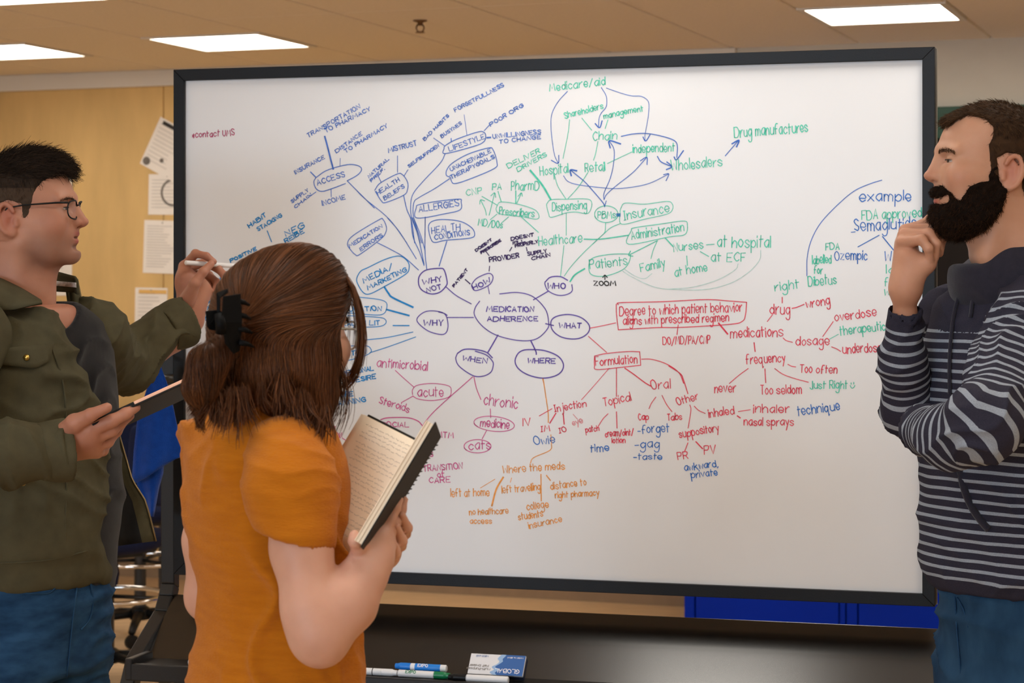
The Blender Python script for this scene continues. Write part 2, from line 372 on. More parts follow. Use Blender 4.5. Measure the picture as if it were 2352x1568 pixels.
def catmull(p, n=5):
    p = np.asarray(p, float)
    if len(p) < 3: return p
    closed = np.allclose(p[0], p[-1])
    e = np.vstack([p[-2] if closed else 2*p[0]-p[1], p, p[1] if closed else 2*p[-1]-p[-2]])
    out = []
    for i in range(1, len(e)-2):
        a,b,c,d = e[i-1],e[i],e[i+1],e[i+2]
        for t in np.linspace(0, 1, n, endpoint=False):
            out.append(0.5*((2*b)+(c-a)*t+(2*a-5*b+4*c-d)*t*t+(3*b-a-3*c+d)*t**3))
    out.append(p[-1]); return np.array(out)
GP = {}
for ch, s in GL.items():
    st_ = []
    for part in s.split('|'):
        sm = part[0] == '~'; q = np.array([(int(a[0]), int(a[1])-3) for a in part.lstrip('~').split()], float)
        st_.append(catmull(q, 4) if sm else q)
    GP[ch] = st_
def text_paths(txt, h, jit=0.35, rng=random):
    """strokes of a text, unit cap height h, starting at 0,0; returns strokes and total width"""
    x = 0.0; out = []; sc = h/6.0
    for ch in txt:
        if ch == ' ': x += 3.2; continue
        g = GP.get(ch) or GP.get(ch.upper()); w = max(p[:,0].max() for p in g)
        x0 = min(p[:,0].min() for p in g); dy = rng.uniform(-jit, jit); sy = 1+rng.uniform(-.07,.07); sl = rng.uniform(-.05,.1); sx = 1+rng.uniform(-.1,.12)
        for p in g:
            q = p.copy(); q[:,0] = (q[:,0]-x0)*sx+x+q[:,1]*sl; q[:,1] = q[:,1]*sy+dy
            q += np.array([[rng.uniform(-.12,.12), rng.uniform(-.12,.12)] for _ in q]); out.append(q*sc)
        x += (w-x0)*sx+1.5
    return out, (x-1.5)*sc
def ribbon(mb, pts2, w, place):
    """flat pen stroke of width w through 2D points, mapped to space by place()"""
    p = np.asarray(pts2, float); keep = [0]+[i for i in range(1,len(p)) if np.linalg.norm(p[i]-p[i-1]) > 1e-6]; p = p[keep]
    if len(p) < 2: return
    d = np.gradient(p, axis=0); d /= np.linalg.norm(d, axis=1)[:,None]+1e-12
    ww = w/2
    p[0] -= d[0]*ww*.6; p[-1] += d[-1]*ww*.6
    n = np.stack([-d[:,1], d[:,0]], 1)*ww
    rows = [[place(*(a-b)), place(*(a+b))] for a, b in zip(p, n)]
    mb.sheet(rows)
def ink(name, c, c2=None): return mat('marker_ink_'+name, c, 0.55, 0.3, var=0.18, vscale=90)
INK = dict(B=ink('blue',(66,112,200)), C=ink('cyan',(20,134,206)), T=ink('teal',(78,204,178)), t=ink('pale_teal',(172,212,208)), P=ink('purple',(94,74,168)), D=ink('dark_purple',(58,38,96)),
    R=ink('red',(220,62,88)), r=ink('pale_red',(226,150,160)), M=ink('magenta',(200,70,140)), m=ink('plum',(176,66,108)), O=ink('orange',(232,156,76)), K=ink('black',(26,24,26)), U=ink('mid_blue',(46,112,198)))
CROP = {1:(420,160,3.92),2:(820,160,3.92),3:(1200,160,3.92),4:(1600,240,3.2667),5:(760,500,3.92),6:(1200,440,3.5633),7:(1600,640,4.126),8:(760,780,3.408),9:(1180,840,3.919),0:(420,460,4.356)}
rw = random.Random(11)
def on_board(u, v): return B(u, v, 0.0006)
def cpx(c, x, y):
    ox, oy, s = CROP[c]; return bpx(ox+x/s, oy+y/s)
def word(c, col, txt, x0, y0, x1, y1, h, w=2.3):
    a = np.array(cpx(c,x0,y0)); b = np.array(cpx(c,x1,y1)); hp = h/CROP[c][2]/965.0
    L = np.linalg.norm(b-a); e = (b-a)/L; n = np.array((-e[1], e[0])); hp *= (.84 if col in 'BCDP' else .94)*max(.64, e[0]**2)
    S, W = text_paths(txt, hp, 0.35, rw)
    k = L/max(W, 1e-6); mb = MB()
    for q in S:
        for rep in range(1): ribbon(mb, a+np.outer(q[:,0]*k, e)+np.outer(q[:,1], n), w*rw.uniform(.9,1.15)/965.0, on_board)
    mb.build('handwriting', INK[col], surface)
def line(c, col, pts, w=2.0, smooth=True):
    p = np.array([cpx(c, float(a.split(',')[0]), float(a.split(',')[1])) for a in pts.split()])
    mb = MB(); ribbon(mb, catmull(p, 6) if smooth and len(p) > 2 else p, w/965.0, on_board); mb.build('pen_line', INK[col], surface)
def oval(c, col, cx, cy, rx, ry, rot=0, w=2.0):
    r = math.radians(rot); pts = []
    for k in range(33):
        a = 2*math.pi*k/30+2.5; x = rx*math.cos(a)*(1+.02*k/30); y = ry*math.sin(a); pts.append(cpx(c, cx+x*math.cos(r)-y*math.sin(r), cy+x*math.sin(r)+y*math.cos(r)))
    mb = MB(); ribbon(mb, np.array(pts), w/965.0, on_board); mb.build('pen_line', INK[col], surface)
WORDS = """1 m *contact UMS 85 615 465 590 60|1 B TRANSPORTATION 1130 612 1600 345 58|1 B TO PHARMACY 1290 568 1690 365 52|1 B DISTANCE 1385 750 1615 585 55|1 B TO PHARMACY 1465 750 1845 515 52
1 B INSURANCE 1015 940 1280 800 52|1 B ACCESS 1215 1040 1460 960 65|1 B SUPPLY 985 1200 1135 1095 52|1 B CHAIN 1015 1250 1160 1130 48|1 B INCOME 1258 1225 1465 1165 55
1 C HABIT 600 1425 755 1320 62|1 C STACKING 680 1455 895 1320 55|1 C NEG 930 1500 1100 1420 70|1 C REIBE 925 1560 1095 1465 55
2 B NATURAL 110 975 290 810 50|2 B PREF. 130 1010 250 900 45|2 B MISTRUST 285 745 540 680 55|2 B SELFSUFFICIEN 470 880 740 690 45|2 B BAD HABITS 610 640 830 420 50|2 B BUSYNES 765 615 945 490 50
2 B FORGETFULLNESS 885 380 1325 150 50|2 B POOR ORG 1205 510 1500 330 52|2 B UNWILLINGNESS 1225 620 1655 575 45|2 B TO CHANGE 1280 665 1655 620 42|2 B LIFESTYLE 835 735 1150 620 60
2 B UNACHEIVABLE 845 915 1210 745 50|2 B THERAPYGOALS 850 985 1240 795 50|2 B HEALTH 190 1130 385 1000 62|2 B BELIEFS 250 1175 430 1060 55|2 B ALLERGIES 560 1280 920 1225 70
2 B HEALTH 675 1475 930 1440 70|2 B CONDITIONS 700 1530 1015 1485 55|5 B MEDICATION 170 270 465 85 50|5 B ERRORS 270 300 470 165 55
5 C MEDIA/ 300 590 560 455 68|5 C MARKETING 335 650 685 480 55|5 C EDUCATION 60 845 455 835 48|5 C HEALTH LIT 60 970 440 965 50|5 C MOTIVATION -60 1260 320 1225 48|5 C PERSONAL 105 1425 385 1370 48|5 C DESIRE 180 1485 405 1445 48
8 C FUTURE -20 460 175 440 45|8 C PLANNING -30 530 275 482 45
5 P WHY 830 600 1000 570 60|5 P NOT 865 670 995 640 55|5 P WHY 835 970 1010 970 60|5 D PATIENT 1110 625 1235 470 40|5 P HOW 1290 650 1440 580 60|5 D DOESN'T 1310 305 1450 205 38|5 D PRESCRIBE 1355 325 1535 210 35
5 D PROVIDER 1430 400 1695 355 48|5 D DOESNT 1625 205 1825 165 35|5 D FILL 1640 240 1750 215 28|5 D PROPERLY 1660 265 1865 225 32|6 D SUPPLY 45 525 200 500 34|6 D CHAIN 75 560 230 530 34
5 P MEDICATION 1400 845 1825 845 55|5 P ADHERENCE 1410 930 1865 930 50|5 P WHEN 1185 1285 1405 1310 52|6 P WHERE 45 1400 270 1405 48|6 P WHO 205 795 350 795 55|6 P WHAT 300 1115 480 1115 50|6 K ZOOM 585 768 765 768 38
3 T Medicare/aid 245 195 745 135 75|3 T Shareholders 385 440 730 350 60|3 T management 735 440 1090 370 55|3 T Chain 635 635 850 630 80|3 T independent 995 750 1370 735 80|3 T Hospital 160 950 415 930 90|3 T Retail 565 920 745 910 85
3 T Wholesalers 1345 910 1800 865 95|3 T Dispensing 270 1275 580 1250 80|3 T PBMs 680 1335 840 1335 65|3 T ^nsurance 915 1350 1325 1280 90|6 T Administration 895 390 1325 325 75|6 T Healthcare 135 440 490 415 80|6 T Nurses 1240 490 1480 465 70
6 T at hospital 1595 455 2030 455 95|6 T at ECF 1545 570 1825 570 75|6 T at home 1250 695 1515 650 75|6 T Family 970 655 1170 615 75|6 T Patients 555 635 860 600 80
2 T DELIVER 1365 890 1650 745 55|2 T DRIVERS 1450 920 1710 775 50|2 T CNP 985 1135 1125 1110 62|2 T PA 1220 1080 1300 1080 60|2 T PharmD 1390 1085 1640 1085 85|2 T Prescribers 1280 1300 1595 1330 70|2 T MD/DOs 1090 1400 1310 1425 65
4 T Drug manufactures 285 250 835 205 80|4 U example 1220 730 1610 720 80|4 T FDA approved 1240 865 1690 845 75|4 U Semaglutide 1185 950 1650 930 85|4 T FDA 968 1090 1070 1085 50|4 U Ozempic 1035 1165 1280 1165 70|4 T labelled 870 1195 1010 1190 65
4 T for 880 1270 945 1270 60|4 T Dibetus 840 1360 1050 1345 70|4 T right 590 1400 770 1375 70|4 U We 1410 1175 1510 1175 75|4 T lal 1425 1270 1500 1270 65|4 T fo 1410 1360 1480 1360 60|4 T Wei 1410 1430 1500 1425 50|4 T s 1655 1420 1680 1418 50
6 R Degree to which patient behavior 795 1015 1800 980 80|6 R aligns with prescribed regimen 825 1090 1690 1060 70|6 R DO/MD/PA/CNP 1150 1250 1535 1240 65|7 R medications 320 560 820 545 95|6 R Formulation 600 1425 940 1400 75
9 R ^njection 370 415 655 365 70|9 R Topical 815 365 1060 310 85|9 R Oral 1240 215 1410 200 90|9 R Other 1475 355 1665 300 75|9 R IV 85 540 155 535 70|9 R ^M 245 590 325 585 55|9 R ^O 410 605 475 590 50|9 r eye 535 540 625 510 60|9 R patch 650 600 770 585 55
9 R cream/oint/ 825 640 1080 620 60|9 R lotion 885 695 1005 690 50|9 R Cap 1125 490 1215 480 60|9 R Tabs 1385 490 1515 485 60|9 R inhaled 1760 465 1985 430 75|9 R suppository 1495 650 1850 585 75|9 R PR 1480 845 1570 835 70|9 R PV 1715 800 1820 790 80|9 R never 1808 240 2000 235 85
9 U Owie 185 715 375 690 80|9 U time 690 775 860 765 70|9 U -forget 1118 610 1400 595 80|9 U -gag 1090 735 1310 735 75|9 U -taste 1080 840 1335 842 55|9 U awkward, 1540 945 1840 905 65|9 U private 1600 1010 1835 980 65
9 O Where the meds -95 965 460 930 70|8 O left at home 940 1230 1240 1220 65|8 O left travelling 1340 1200 1640 1175 60|8 O no healthcare 1085 1370 1390 1360 52|8 O access 1090 1440 1260 1440 48|9 O distance to 335 1115 655 1070 68|9 O right pharmacy 375 1190 770 1165 58
9 O college 120 1300 315 1270 70|9 O students 45 1390 265 1355 65|9 O insurance 140 1465 435 1400 65
7 R drug 695 335 885 330 100|7 R wrong 1040 275 1265 240 85|7 R overdose 1310 400 1705 350 85|7 T therapeutic 1360 535 1790 485 85|7 R dosage 940 635 1260 625 88|7 R underdose 1385 710 1755 685 88|7 R frequency 470 810 840 785 88|7 R Too often 980 885 1330 900 78
7 R Too seldom 610 1095 995 1085 85|7 T Just Right 1075 1040 1430 1040 75|7 R inhaler 540 1270 880 1265 82|7 R nasal sprays 450 1390 920 1390 78|7 U technique 960 1300 1360 1240 90
8 M antimicrobial 360 210 755 240 75|8 M acute 680 445 880 440 80|8 M Steroids 375 495 610 570 65|8 M chronic 1195 510 1460 540 90|8 M medicine 1170 680 1395 695 70|8 M cats 1080 860 1250 855 75|8 M MTM 835 765 960 770 50|8 M TRANSITION 725 1030 1030 1010 50
8 M of 835 1075 895 1070 55|8 M CARE 770 1120 935 1115 45|8 M SOCIAL 400 680 610 682 40|8 M PATIENT -120 735 40 718 42|8 M EDUCATION -100 790 90 765 42|8 M S 775 915 800 912 40
0 C POSITIVE 480 620 740 495 45|0 C REINF 500 720 640 660 45|0 C SIDE 330 815 470 790 40|0 C EFF 330 870 440 850 40|0 C ADV 262 1030 370 1010 50|0 C EXP 205 1100 325 1080 48|0 C COST 130 1225 245 1200 42"""
for row in WORDS.replace('\n', '|').split('|'):
    k = row.split(); c = int(k[0]); nums = [float(x) for x in k[-5:]]; txt = ' '.join(k[2:-5])
    heavy = k[1] in 'PDKC'
    word(c, k[1], txt, *nums, w=2.6 if heavy else 2.05)
LINES = """1 B 4.5 1278,600 1300,680 1330,800 1355,895|1 B 1.5 1418,797 1415,870|1 B 3 1150,920 1195,965|1 B 2 1200,1100 1130,1150|1 B 2 1335,1075 1337,1145|1 B 2.2 1480,1000 1640,1160 1725,1245|2 B 2 0,1090 70,1160 290,1345 450,1560|5 B 2.2 510,0 620,130 770,370
1 C 2.6 760,1450 800,1550|1 B 2.4 1200,970 1300,905 1480,855 1580,865 1610,900 1570,950 1480,1000|1 B 2.4 1465,1025 1330,1075 1250,1095 1200,1070 1180,1010 1200,970
2 B 2.3 795,755 785,710 800,680 900,625 1090,560 1145,565 1160,600 1140,650 1050,690 795,755|2 B 2.3 840,970 805,950 810,900 860,840 1000,760 1180,705 1225,720 1260,830 1235,890 1000,990 880,1025 850,1000 840,970
2 B 2.3 160,1085 210,1020 360,940 410,945 455,1010 455,1080 420,1130 260,1195 220,1180 165,1095|2 B 2.3 540,1335 535,1240 560,1215 720,1185 920,1165 938,1190 930,1260 800,1295 540,1335|2 B 2.3 690,1360 780,1348 930,1365 1030,1420 1060,1480 1020,1515 800,1535 700,1555 665,1520 645,1440 650,1390 690,1360
2 B 2 365,775 365,925|2 B 2 460,900 425,955|2 B 2 190,955 220,1015|2 B 1.8 690,615 790,685|2 B 2.4 848,618 850,650|2 B 1.4 965,405 990,585|2 B 2 1195,495 1145,550|2 B 4 1170,612 1205,610
2 B 2.2 795,755 750,840 600,1000 510,1110 485,1200 490,1320 540,1460 570,1560|2 B 2.2 835,980 700,1070 560,1150 515,1190 505,1290 530,1400 585,1560|2 B 2.4 420,1130 450,1260 490,1360 520,1560|2 B 2.2 615,1325 612,1560|5 B 2.6 1045,210 975,435
5 B 2.2 720,0 740,170 800,310 840,430|5 B 2.2 735,0 790,180 840,420|5 B 2 745,0 810,160 850,300|5 B 2.2 850,0 848,300 865,470
5 B 2.2 150,235 200,160 430,20 470,15 500,80 495,130 450,190 260,330 220,330 180,290 150,235|5 B 2.2 420,225 530,280 660,355 790,470|5 C 2.6 235,540 270,480 330,450 500,370 620,345 690,390 705,450 670,510 480,620 350,685 290,670 240,590 235,540
5 C 5 480,620 520,680 560,720 740,805|5 C 4.5 500,825 705,880|5 C 3 560,970 705,970|5 C 2.2 300,1100 500,1078 740,1028|5 C 2.2 350,1215 520,1160 765,1072|5 C 2.2 150,705 400,730 490,755 505,800 480,860 400,875 150,855|5 C 2.2 150,880 420,895 490,915 490,955 420,980 200,985
5 C 2.2 60,1160 300,1150 360,1180 350,1220 250,1260 60,1305|5 P 3.2 800,520 860,470 980,455 1020,470 1045,560 1040,610 980,670 900,685 820,650 790,590 800,520|5 P 2.6 780,900 850,845 950,840 1030,870 1055,960 1040,1030 990,1050 880,1020 790,950 780,900|5 P 2.6 970,848 1020,860 1048,878
5 P 2.6 1275,590 1320,540 1420,500 1460,530 1440,590 1380,630 1300,655 1270,620 1275,590|5 D 3 1210,555 1255,595|5 D 2.4 1430,435 1425,480|5 D 2.4 1395,300 1425,340|5 D 2.6 1630,265 1610,300|5 D 2.6 1760,265 1768,300|5 P 2.2 1415,615 1428,685
5 P 2.6 1520,685 1680,672 1820,710 1930,820 1960,930 1950,1000 1850,1090 1700,1105 1500,1060 1370,980 1295,880 1300,810 1340,750|5 P 2.6 1035,620 1130,700 1265,775|5 P 2.6 1050,897 1285,897|5 P 3.4 1505,1055 1415,1210|5 P 3.4 1800,1105 1845,1200 1850,1230
5 P 3.2 1140,1220 1200,1185 1300,1185 1400,1210 1455,1260|5 P 2.8 1300,1200 1400,1235 1455,1290 1462,1330 1440,1390 1370,1425 1280,1420 1160,1340 1125,1270 1140,1220|6 P 3.2 0,1300 60,1292 180,1300 290,1345 335,1410 320,1470 260,1510 160,1525 50,1500 -30,1450 -60,1390 -40,1330 0,1300
6 P 3 185,740 230,700 310,695 370,725|6 P 2.6 405,760 405,815 350,845 280,845 210,810 185,760 185,740|6 P 2.8 210,815 90,885|6 P 3 235,1060 280,1020 380,1005 480,1030 545,1090 540,1150 480,1195 400,1205 310,1185 245,1130 235,1060|6 P 3 190,1080 255,1095
6 K 2.6 675,720 675,685|6 K 2.6 658,702 675,683 695,702
3 T 1.8 225,1200 260,1170 400,1165 610,1172 595,1290 480,1280 390,1290 260,1328 235,1290 218,1220 225,1200|3 T 1.8 890,1240 930,1200 1100,1210 1300,1185 1350,1210 1350,1260 1300,1300 1100,1345 895,1390 880,1290 890,1240|6 T 2 870,430 890,320 920,295 1150,262 1320,240 1350,270 1330,350 1200,370 870,430
6 T 2 565,550 700,515 850,510 885,525 860,600 800,650 680,690 580,685 545,640 565,550|2 T 1.8 1265,1220 1300,1190 1450,1210 1600,1260 1640,1320 1610,1345 1500,1325 1300,1300 1255,1265 1265,1220
3 T 5 70,905 180,1040 255,1168|2 T 2 1125,1140 1265,1220|2 T 2.2 1270,1095 1300,1190|2 T 3 1430,1090 1430,1200|2 T 2 1440,1200 1480,1110|2 T 2 1450,1140 1480,1108 1490,1140|2 T 2 1190,1310 1240,1110|2 T 2 1205,1135 1240,1108 1250,1150|2 T 2 1165,1310 1155,1260 1115,1175|2 T 2 1105,1210 1113,1172 1150,1180
2 T 1.8 1200,1350 1260,1300|2 T 1.8 1300,1380 1365,1325|2 T 2 1480,1325 1635,1465|3 T 1.8 425,450 410,580 365,800|3 T 1.8 535,435 580,490 625,545|3 T 1.8 770,450 745,530|3 T 1.8 680,645 660,750 640,815|3 T 1.8 765,845 985,740|3 T 1.8 290,950 320,1050 390,1160|3 T 1.8 590,925 500,1060 410,1160
3 T 1.8 395,1290 395,1490|3 T 1.8 750,1375 745,1450 730,1480|3 T 1.8 880,1385 800,1420 735,1475 635,1568|3 T 3 555,1525 700,1525 955,1490|6 T 1.8 340,440 312,690|6 T 1.8 665,345 510,490 400,610 342,690|6 T 4 390,735 430,680 510,630|6 T 2.2 1105,400 880,515|6 T 2.4 885,485 870,520 905,528
6 T 1.8 1105,400 1070,480 1052,548|6 T 3 1170,380 1235,450|6 T 2 1505,435 1570,430|6 T 2 1455,490 1525,530|6 T 2.2 1345,525 1350,605|6 t 1.4 820,650 900,700 1080,780 1250,800 1500,800 1700,750 1850,660 1940,560 1950,480|6 t 1.4 830,630 920,690 1000,712 1060,670|6 t 1.4 1765,590 1740,640 1600,720 1400,780 1200,797
3 B 1.8 405,195 320,290 265,400 258,520 270,650 290,770 322,840|3 B 2.4 260,815 322,842 328,770|3 B 1.8 710,160 755,240 755,330 710,390 690,440 685,515|3 B 3 655,485 695,522 718,460|3 B 1.6 755,165 870,205 980,235 1070,240 1130,280 1140,350 1125,470 1105,580 1105,640|3 B 2.6 1085,605 1110,642 1150,585
3 B 2.4 890,600 1000,578 1130,575 1280,605 1370,640 1395,690 1390,790|3 B 3 1365,785 1388,810 1450,728|3 B 2.6 1215,780 1250,830 1340,870|3 B 3 1300,830 1345,872 1295,900|3 B 1.8 370,955 410,1005 500,1035 650,1055 830,1070 1000,1055 1150,1020 1315,940|3 B 2.2 1270,945 1318,938 1293,1000
3 B 2.4 740,1230 720,1190 600,1050 540,990 435,905|3 B 4 490,910 432,903 440,955|3 B 2 735,1170 735,1110 790,980 820,850 825,720 785,645|3 B 3.6 790,705 783,640 885,668|3 B 2 735,1170 760,1120 850,1040 1000,920 1118,790|3 B 2.4 1062,820 1120,788 1122,855|3 B 2 740,1235 755,1180|3 U 4 850,1300 880,1300|3 U 4 850,1315 880,1315
4 B 2.2 215,385 310,275|4 B 3.6 265,295 318,268 300,318|4 B 2 1390,567 1300,595 1180,650 1050,760 930,890 860,1020 830,1150 828,1285|4 U 2.2 1370,980 1210,1068|4 U 2.6 1395,990 1485,1100|4 U 2 1160,958 1190,955
6 R 2.3 785,925 805,908 1150,900 1500,883 1700,895 1835,905|6 R 2.3 1835,905 1825,1010 1800,1060 1700,1085 1300,1110 1100,1112 785,1130|6 R 2.3 785,1130 770,1000 768,920|6 R 2.2 1275,1090 1265,1170|6 R 4 1605,1075 1680,1165|6 R 2 550,1117 640,1100 765,1073|6 R 2 540,1183 690,1315
6 R 2.2 590,1345 680,1325 860,1308 960,1310|6 R 2.2 960,1310 968,1420|6 R 2.2 968,1420 800,1438 610,1455 590,1420 590,1345|6 R 2.2 975,1370 1060,1372 1180,1410 1280,1480 1320,1568|9 R 2.4 1395,0 1500,70 1530,130 1568,250
9 R 1.6 860,20 730,170 610,305|9 R 2.2 925,20 925,275|9 R 2.8 1000,20 1080,75 1180,150 1240,185|9 R 2 345,385 230,450|9 R 3 380,425 325,515|9 R 3 445,425 455,525|9 r 1.8 535,435 575,480|9 R 2 850,430 805,475 760,545|9 R 2.4 925,412 930,560|9 R 2 1280,280 1240,335 1218,385
9 R 2 1335,265 1375,345 1425,412|9 R 2 1585,350 1595,400 1570,560|9 R 2 1625,362 1665,400 1725,428|9 R 2.2 1568,692 1540,765|9 R 3 1640,682 1700,745|9 O 2.6 265,115 290,280 310,420 312,510|9 O 2.2 335,620 340,700 325,760 180,825 150,875|6 O 2.6 165,1525 175,1568
8 O 1.6 1285,1090 1170,1160|8 O 4.5 1350,1075 1295,1170 1260,1300|8 O 1.6 1415,1080 1405,1115|9 O 2.8 245,975 248,1215|9 O 3 295,985 330,1030
7 R 2.4 812,175 812,230|7 R 2.4 905,280 950,270 1020,242|7 R 2 720,340 670,405|7 R 2 820,560 850,585 910,602|7 R 2 1195,548 1295,405|7 T 1.6 1260,572 1345,525|7 R 2.2 1280,645 1330,665 1365,688|7 R 2.8 545,605 555,690|7 R 2 490,850 400,915 310,992|7 R 2.4 648,853 655,985
7 R 2 740,850 820,905 930,945 1060,980|7 R 2 865,810 900,828 940,835|7 R 1.8 395,1258 510,1240|7 R 3 385,1298 415,1318|7 T 2.2 1465,985 1465,1000|7 T 2.2 1490,980 1490,998|7 T 2 1455,1010 1470,1035 1490,1030 1500,1010
8 M 2 640,430 640,390 680,355 800,342 920,360 942,400 920,450 800,475 690,465 640,440|8 M 2.6 390,625 450,610 600,610 680,635 715,670|8 M 2.2 1110,290 1020,370 940,440 790,580 720,675 740,690|8 M 2.2 1120,290 1140,380 1175,468|8 M 2 1248,540 1252,610|8 M 2 1218,712 1185,775|8 M 2 505,240 570,300 650,370|8 M 2 555,490 645,440|8 M 2 90,770 140,800"""
for row in LINES.replace('\n', '|').split('|'):
    k = row.split(); line(int(k[0]), k[1], ' '.join(k[3:]), float(k[2])*.9)
oval(3,'T',755,1300,105,75,0,1.8); oval(8,'M',1278,658,158,58,6,1.8); oval(8,'M',1148,833,105,52,0,1.8)

# ---------------------------------------------------------------- things on the tray
def tray(px, w=0.15): return bpx(px, HZ, w)[0]
def lettering(mb, txt, o, ex, ey, h, wpx):             # strokes of width wpx on a surface: origin o, directions ex (along), ey (up)
    S, W = text_paths(txt, h, 0.1, rw)
    for q in S: ribbon(mb, q, wpx, lambda a, b: tuple(o+ex*a+ey*b))
M['white_plastic'] = mat('white_plastic', (226,226,228), 0.35)
def marker(px0, px1, wdt, cap, capend, label_col, label, zoff, brand=None, rings=False):
    """dry-erase marker lying along the tray from px0 to px1, cap on end 0 or 1"""
    u0, u1 = tray(px0, wdt), tray(px1, wdt); z = tz+.0095+zoff; r = .0085
    a = np.array(B(u0, z, wdt)); b = np.array(B(u1, z, wdt)); ax = (b-a)/np.linalg.norm(b-a); L = np.linalg.norm(b-a)
    root = empty('whiteboard_marker', tuple((a+b)/2-np.array((0,0,r)))); tag(root, label, 'marker', 'dry-erase markers in the tray')
    lo, hi = (0.3*L, L) if capend == 0 else (0, 0.7*L)
    MB().lathe([(r*.8,lo),(r,lo+.002),(r,hi-.002),(r*.8,hi)], a, 16, ax=ax).build('barrel', M['white_plastic'], root, smooth=False)
    lo2, hi2 = (0, 0.3*L) if capend == 0 else (0.7*L, L)
    if capend == 0: pr = [(r*.5,lo2),(r*.75,lo2+.001),(r*.8,lo2+.008),(r*1.02,lo2+.014),(r*1.02,hi2)]
    else: pr = [(r*1.02,lo2),(r*1.02,hi2-.014),(r*.8,hi2-.008),(r*.75,hi2-.001),(r*.5,hi2)]
    MB().lathe(pr, a, 16, ax=ax).build('cap', cap, root, smooth=False)
    if label_col is not None:
        p = lo+.012; q = hi-.014
        MB().lathe([(r*1.01,p),(r*1.015,p+.0005),(r*1.015,q-.0005),(r*1.01,q)], a, 16, ax=ax).build('label_band', label_col, root)
    if brand:
        mb = MB(); up = np.array((0,0,1.0)); fr = bn
        dirn = (up*.6+fr*.8); dirn /= np.linalg.norm(dirn); ey = np.cross(ax, dirn); ey = -ey if ey[2] < 0 else ey
        lettering(mb, brand[0], a+ax*(lo+.02)+dirn*(r*1.05)-ey*.003, ax, ey, .007, .0016); mb.build('lettering', brand[1], root)
    if rings:
        for t in (0.16, 0.5): MB().lathe([(r*1.03,t*L),(r*1.03,t*L+.002)], a, 16, ax=ax).build('ring', M['black_plastic'], root)
    return root
M['cap_blue'] = mat('blue_cap', (24,120,214), 0.35); M['cap_green'] = mat('green_cap', (16,120,72), 0.35); M['band_blue'] = mat('blue_band', (30,128,220), 0.4)
M['white_ink'] = mat('white_print', (240,240,244), 0.5); M['green_ink'] = mat('green_print', (30,130,84), 0.5)
marker(908, 1026, .155, M['cap_blue'], 0, M['band_blue'], 'white dry-erase marker with a bright blue cap and blue band', .012, ('EXPO', M['white_ink']))
marker(915, 1034, .178, M['cap_green'], 1, None, 'white dry-erase marker with green lettering and a green cap', 0, ('EXPO', M['green_ink']))
marker(800, 913, .178, M['white_plastic'], 1, None, 'plain white marker with thin black rings beside the green-capped marker', 0, None, True)
marker(1030, 1168, .19, M['black_plastic'], 0, None, 'white dry-erase marker with a black cap below the felt eraser', 0)
marker(433, 560, .185, M['white_plastic'], 0, None, 'plain white marker lying in the left end of the pen tray', 0)
# felt eraser in its printed sleeve, propped on the slanted panel, its print upside down
er = empty('felt_eraser', B(tray(1148,.14), tz, .14)); tag(er, 'blue and white printed felt eraser block leaning in the tray', 'eraser')
M['er_blue'] = mat('eraser_blue', (52,98,164), 0.45); M['er_white'] = mat('eraser_white', (222,222,226), 0.45); M['er_pale'] = mat('eraser_pale_blue', (150,182,220), 0.45); M['felt'] = mat('dark_felt', (34,40,64), 0.95)
eL = tray(1214,.12)-tray(1088,.12); eu0 = tray(1085,.12)
sl = np.array((0.06,0.045)); sl = sl/np.linalg.norm(sl)  # (height, backwards) slope direction of its face
def E(x, y, n):                                         # x along the eraser, y up its face, n out of its face
    return tuple(np.array(B(eu0+x-0.0*y, tz+.014+y*sl[0]+n*sl[1], .172-y*sl[1]+n*sl[0]-.012)))
eH = .052
MB().box((0,0,-.024),(eL,eH,-.0065), tf=E).build('felt_pad', M['felt'], er, bevel=.003)
MB().box((0,0,-.006),(eL,eH,0), tf=E).build('sleeve', M['er_white'], er, bevel=.001)
mb = MB(); xs = [(.46,0),(.40,.12),(.47,.25),(.42,.38),(.50,.52),(.54,.66),(.50,.8),(.56,1.0)]
pts = catmull(np.array(xs), 4); mb.sheet([[E(eL*a, eH*b, .0004), E(eL*.995, eH*b, .0004)] for a, b in pts]); mb.build('blue_field', M['er_blue'], er)
mb = MB(); mb.sheet([[E(eL*(a-.0), eH*b, .0006), E(eL*(a+.07+.03*math.sin(b*9)), eH*b, .0006)] for a, b in pts]); mb.build('pale_wave', M['er_pale'], er)
ex = np.array(E(-1,0,0))-np.array(E(0,0,0)); ey = np.array(E(0,-1,0))-np.array(E(0,0,0))
for txt, x, y, h, mm in (('GLOBAL',.93,.30,.010,'white_ink'),('Multi-Purpose',.40,.30,.0055,'print'),('Felt Eraser',.36,.46,.0055,'print'),('1-800-645',.33,.92,.004,'er_blue'),('Model No. 8844',.96,.90,.0035,'white_ink')):
    mb = MB(); lettering(mb, txt, np.array(E(eL*x, eH*y, .0009)), ex, ey, h, h*.17); mb.build('lettering', M[mm], er)

